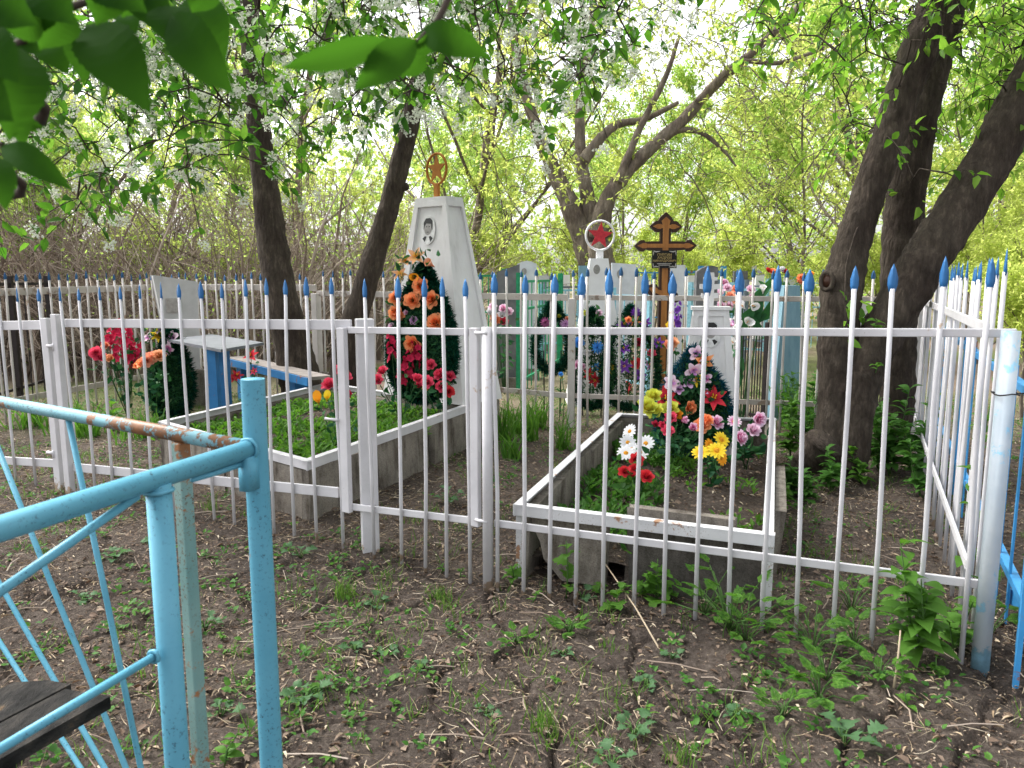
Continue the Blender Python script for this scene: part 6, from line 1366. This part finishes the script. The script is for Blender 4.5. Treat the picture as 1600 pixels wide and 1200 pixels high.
for px, py, h, nl, l in ((1140, 985, .24, 14, .11), (1165, 1000, .16, 8, .1), (1270, 1020, .17, 10, .1), (1280, 1090, .10, 10, .09), (1225, 1115, .08, 8, .08), (1335, 1010, .12, 8, .08), (1375, 1065, .09, 8, .08), (1290, 1060, .12, 8, .08), (890, 985, .06, 10, .07), (808, 1000, .05, 7, .06), (1330, 960, .16, 8, .1), (885, 835, .10, 8, .08), (1100, 960, .2, 6, .08)):
    weed('feathery_weed', FERN, G(px, py), 'fern', h, int(nl * 1.5), l * .85, 'feathery weeds')
MAP = 'young sapling with lobed leaves sprouting at the low broken kerb'
for px, py, h, nl, l, n_ in ((1025, 935, .20, 10, .09, 2), (885, 925, .26, 9, .09, 1), (965, 950, .11, 8, .09, 1), (1170, 880, .14, 7, .08, 1), (800, 905, .10, 7, .07, 1), (1000, 930, .14, 8, .07, 1), (940, 925, .07, 6, .06, 1)):
    weed('maple_sapling', MAP, G(px, py), 'maple', h, nl, l, 'saplings at the kerb', 1, n_)
RND = 'low clump of grey green rounded leaves on bare soil'
for px, py, h, nl, l in ((480, 1085, .06, 13, .06), (585, 940, .05, 10, .055), (555, 1010, .04, 8, .045), (990, 1145, .06, 9, .06), (910, 930, .05, 6, .055), (600, 1015, .04, 7, .045), (700, 785, .1, 12, .07), (660, 1040, .03, 6, .04), (320, 975, .06, 9, .06), (240, 850, .06, 10, .07), (180, 870, .05, 8, .07), (1010, 1070, .04, 7, .045), (1150, 1115, .04, 7, .045), (880, 1020, .03, 6, .04), (1050, 1030, .04, 6, .045), (130, 930, .05, 7, .06), (955, 1190, .06, 7, .06), (470, 870, .07, 8, .07), (1320, 1160, .07, 7, .08), (760, 1110, .03, 6, .04), (345, 1110, .05, 7, .05)):
    weed('round_leaved_weed', RND, G(px, py), 'round', h * .85, nl, l * .72, 'grey green leaf clumps', 1.2)
BRD = 'small upright weed with plain green leaves on bare soil'
for px, py, h, nl, l in ((350, 1190, .10, 8, .07), (505, 1185, .04, 6, .05), (1010, 1120, .09, 8, .06), (1400, 1080, .10, 8, .08), (1420, 1105, .06, 6, .06), (690, 890, .05, 7, .05), (560, 850, .07, 7, .05), (830, 940, .06, 7, .05), (345, 990, .05, 6, .05), (870, 1065, .04, 5, .04), (1110, 1080, .03, 5, .04), (620, 1095, .04, 5, .04), (720, 900, .06, 6, .05), (400, 835, .06, 7, .05), (1470, 1060, .08, 8, .06)):
    weed('upright_weed', BRD, G(px, py), 'broad', h, nl, l * .75, 'small upright weeds', 1.2)
SHO = 'dark green leafy shoots around the foot of the three-stemmed tree'
for px, py, h, nl, l, n_ in ((1245, 690, .55, 14, .12, 4), (1262, 680, .6, 14, .12, 4), (1235, 720, .4, 12, .11, 3), (1240, 775, .25, 12, .1, 3), (1258, 785, .2, 10, .09, 2), (1298, 770, .28, 14, .1, 2), (1372, 730, .5, 16, .12, 3), (1390, 740, .6, 18, .13, 4), (1425, 745, .55, 18, .13, 3), (1345, 755, .26, 10, .1, 2), (1440, 775, .35, 12, .12, 2), (1215, 800, .2, 9, .09, 2)):
    weed('leafy_shoot', SHO, G(px, py), random.choice(('dark', 'broad', 'dark')), h * 1.1, int(nl * 1.7), l * 1.05, 'shoots at the tree foot', 1.3, n_ + 1)
weed('leafy_shoot', 'bright leaf tuft sprouting high on the leaning stem', D(1372, 520, 4.92), 'broad', .1, 8, .09, None); weed('leafy_shoot', 'pale leaf tuft sprouting low on the leaning stem', D(1368, 580, 4.92), 'broad', .06, 7, .07, None)
weed('leafy_shoot', 'yellow green leaf clump beside the stone base', base_at(165, 6.8), 'broad', .3, 10, .16, None, 1, 2)
# grass tufts
def tuft(label, p, h, n_, spread, group, mat='grass', wd=.0045, name='grass_tuft'):
    r = np.random.default_rng(int(abs(p[0]) * 1000) + n_); a = Acc(); g = float(gheight(np.array(p[0]), np.array(p[1]))); P = np.stack([p[0] + r.normal(0, spread, n_), p[1] + r.normal(0, spread, n_), np.full(n_, g - .005)], -1)
    d = norm(np.stack([r.normal(0, .28, n_), r.normal(0, .28, n_), np.ones(n_)], -1)); leaves(a, P, d, rdir(n_, r), h * r.uniform(.5, 1.1, n_), wd, 7, 0, 1.6)
    rt = thing(name, label, 'grass', (p[0], p[1], g), group); setp(put('blades', a.mesh('blades', M[mat], True), rt), kind='stuff')
TUF = 'short tuft of grass blades on bare soil'
for px, py, h, n_ in ((538, 930, .11, 70), (852, 1130, .11, 45), (690, 930, .09, 40), (590, 750, .12, 40), (180, 745, .1, 40), (1060, 1180, .08, 35), (700, 945, .07, 30), (600, 900, .06, 30), (330, 800, .12, 30), (950, 1010, .05, 25)): tuft(TUF, G(px, py), h, n_, .025, 'short grass tufts')
IRI = 'tall clump of upright iris leaves between the two kerbs'
for px, py, h in ((788, 690, .38), (806, 680, .42), (828, 690, .42), (876, 705, .36), (840, 670, .35), (765, 680, .3), (800, 720, .25)): tuft(IRI, G(px, py), h, 45, .035, 'iris clumps', 'leaf_bright', .014, 'iris_clump')
LEF = 'tall bright grass clump beyond the low kerb'
for px, Y, h in ((1262, 6.9, .5), (1255, 7.2, .55), (130, 6.6, .35), (90, 6.9, .35), (210, 6.4, .3), (30, 7.0, .3)): tuft(LEF, base_at(px, Y), h, 70, .09, 'tall grass clumps', 'leaf_bright', .016, 'grass_clump')
# dry stalks
for px0, py0, px1, py1, lb in ((1395, 1080, 1407, 985, 'short tan broken stalk standing in the soil'), (1050, 1040, 945, 880, 'long thin straw stalk leaning on the low kerb'), (868, 745, 885, 735, 'bent dry straw inside the low kerb')):
    p = G(px0, py0); q = D(px1, py1, p.y + .05) if px1 != 945 else D(px1, py1, 3.3); a = Acc(); tube(a, [p - Vector((0, 0, .02)), p.lerp(q, .5) + Vector((.004, 0, .004)), q], [.0045, .0035, .0025], 6); setp(put('dry_stalk', a.mesh('dry_stalk', M['straw'], True)), lb, 'stalk')
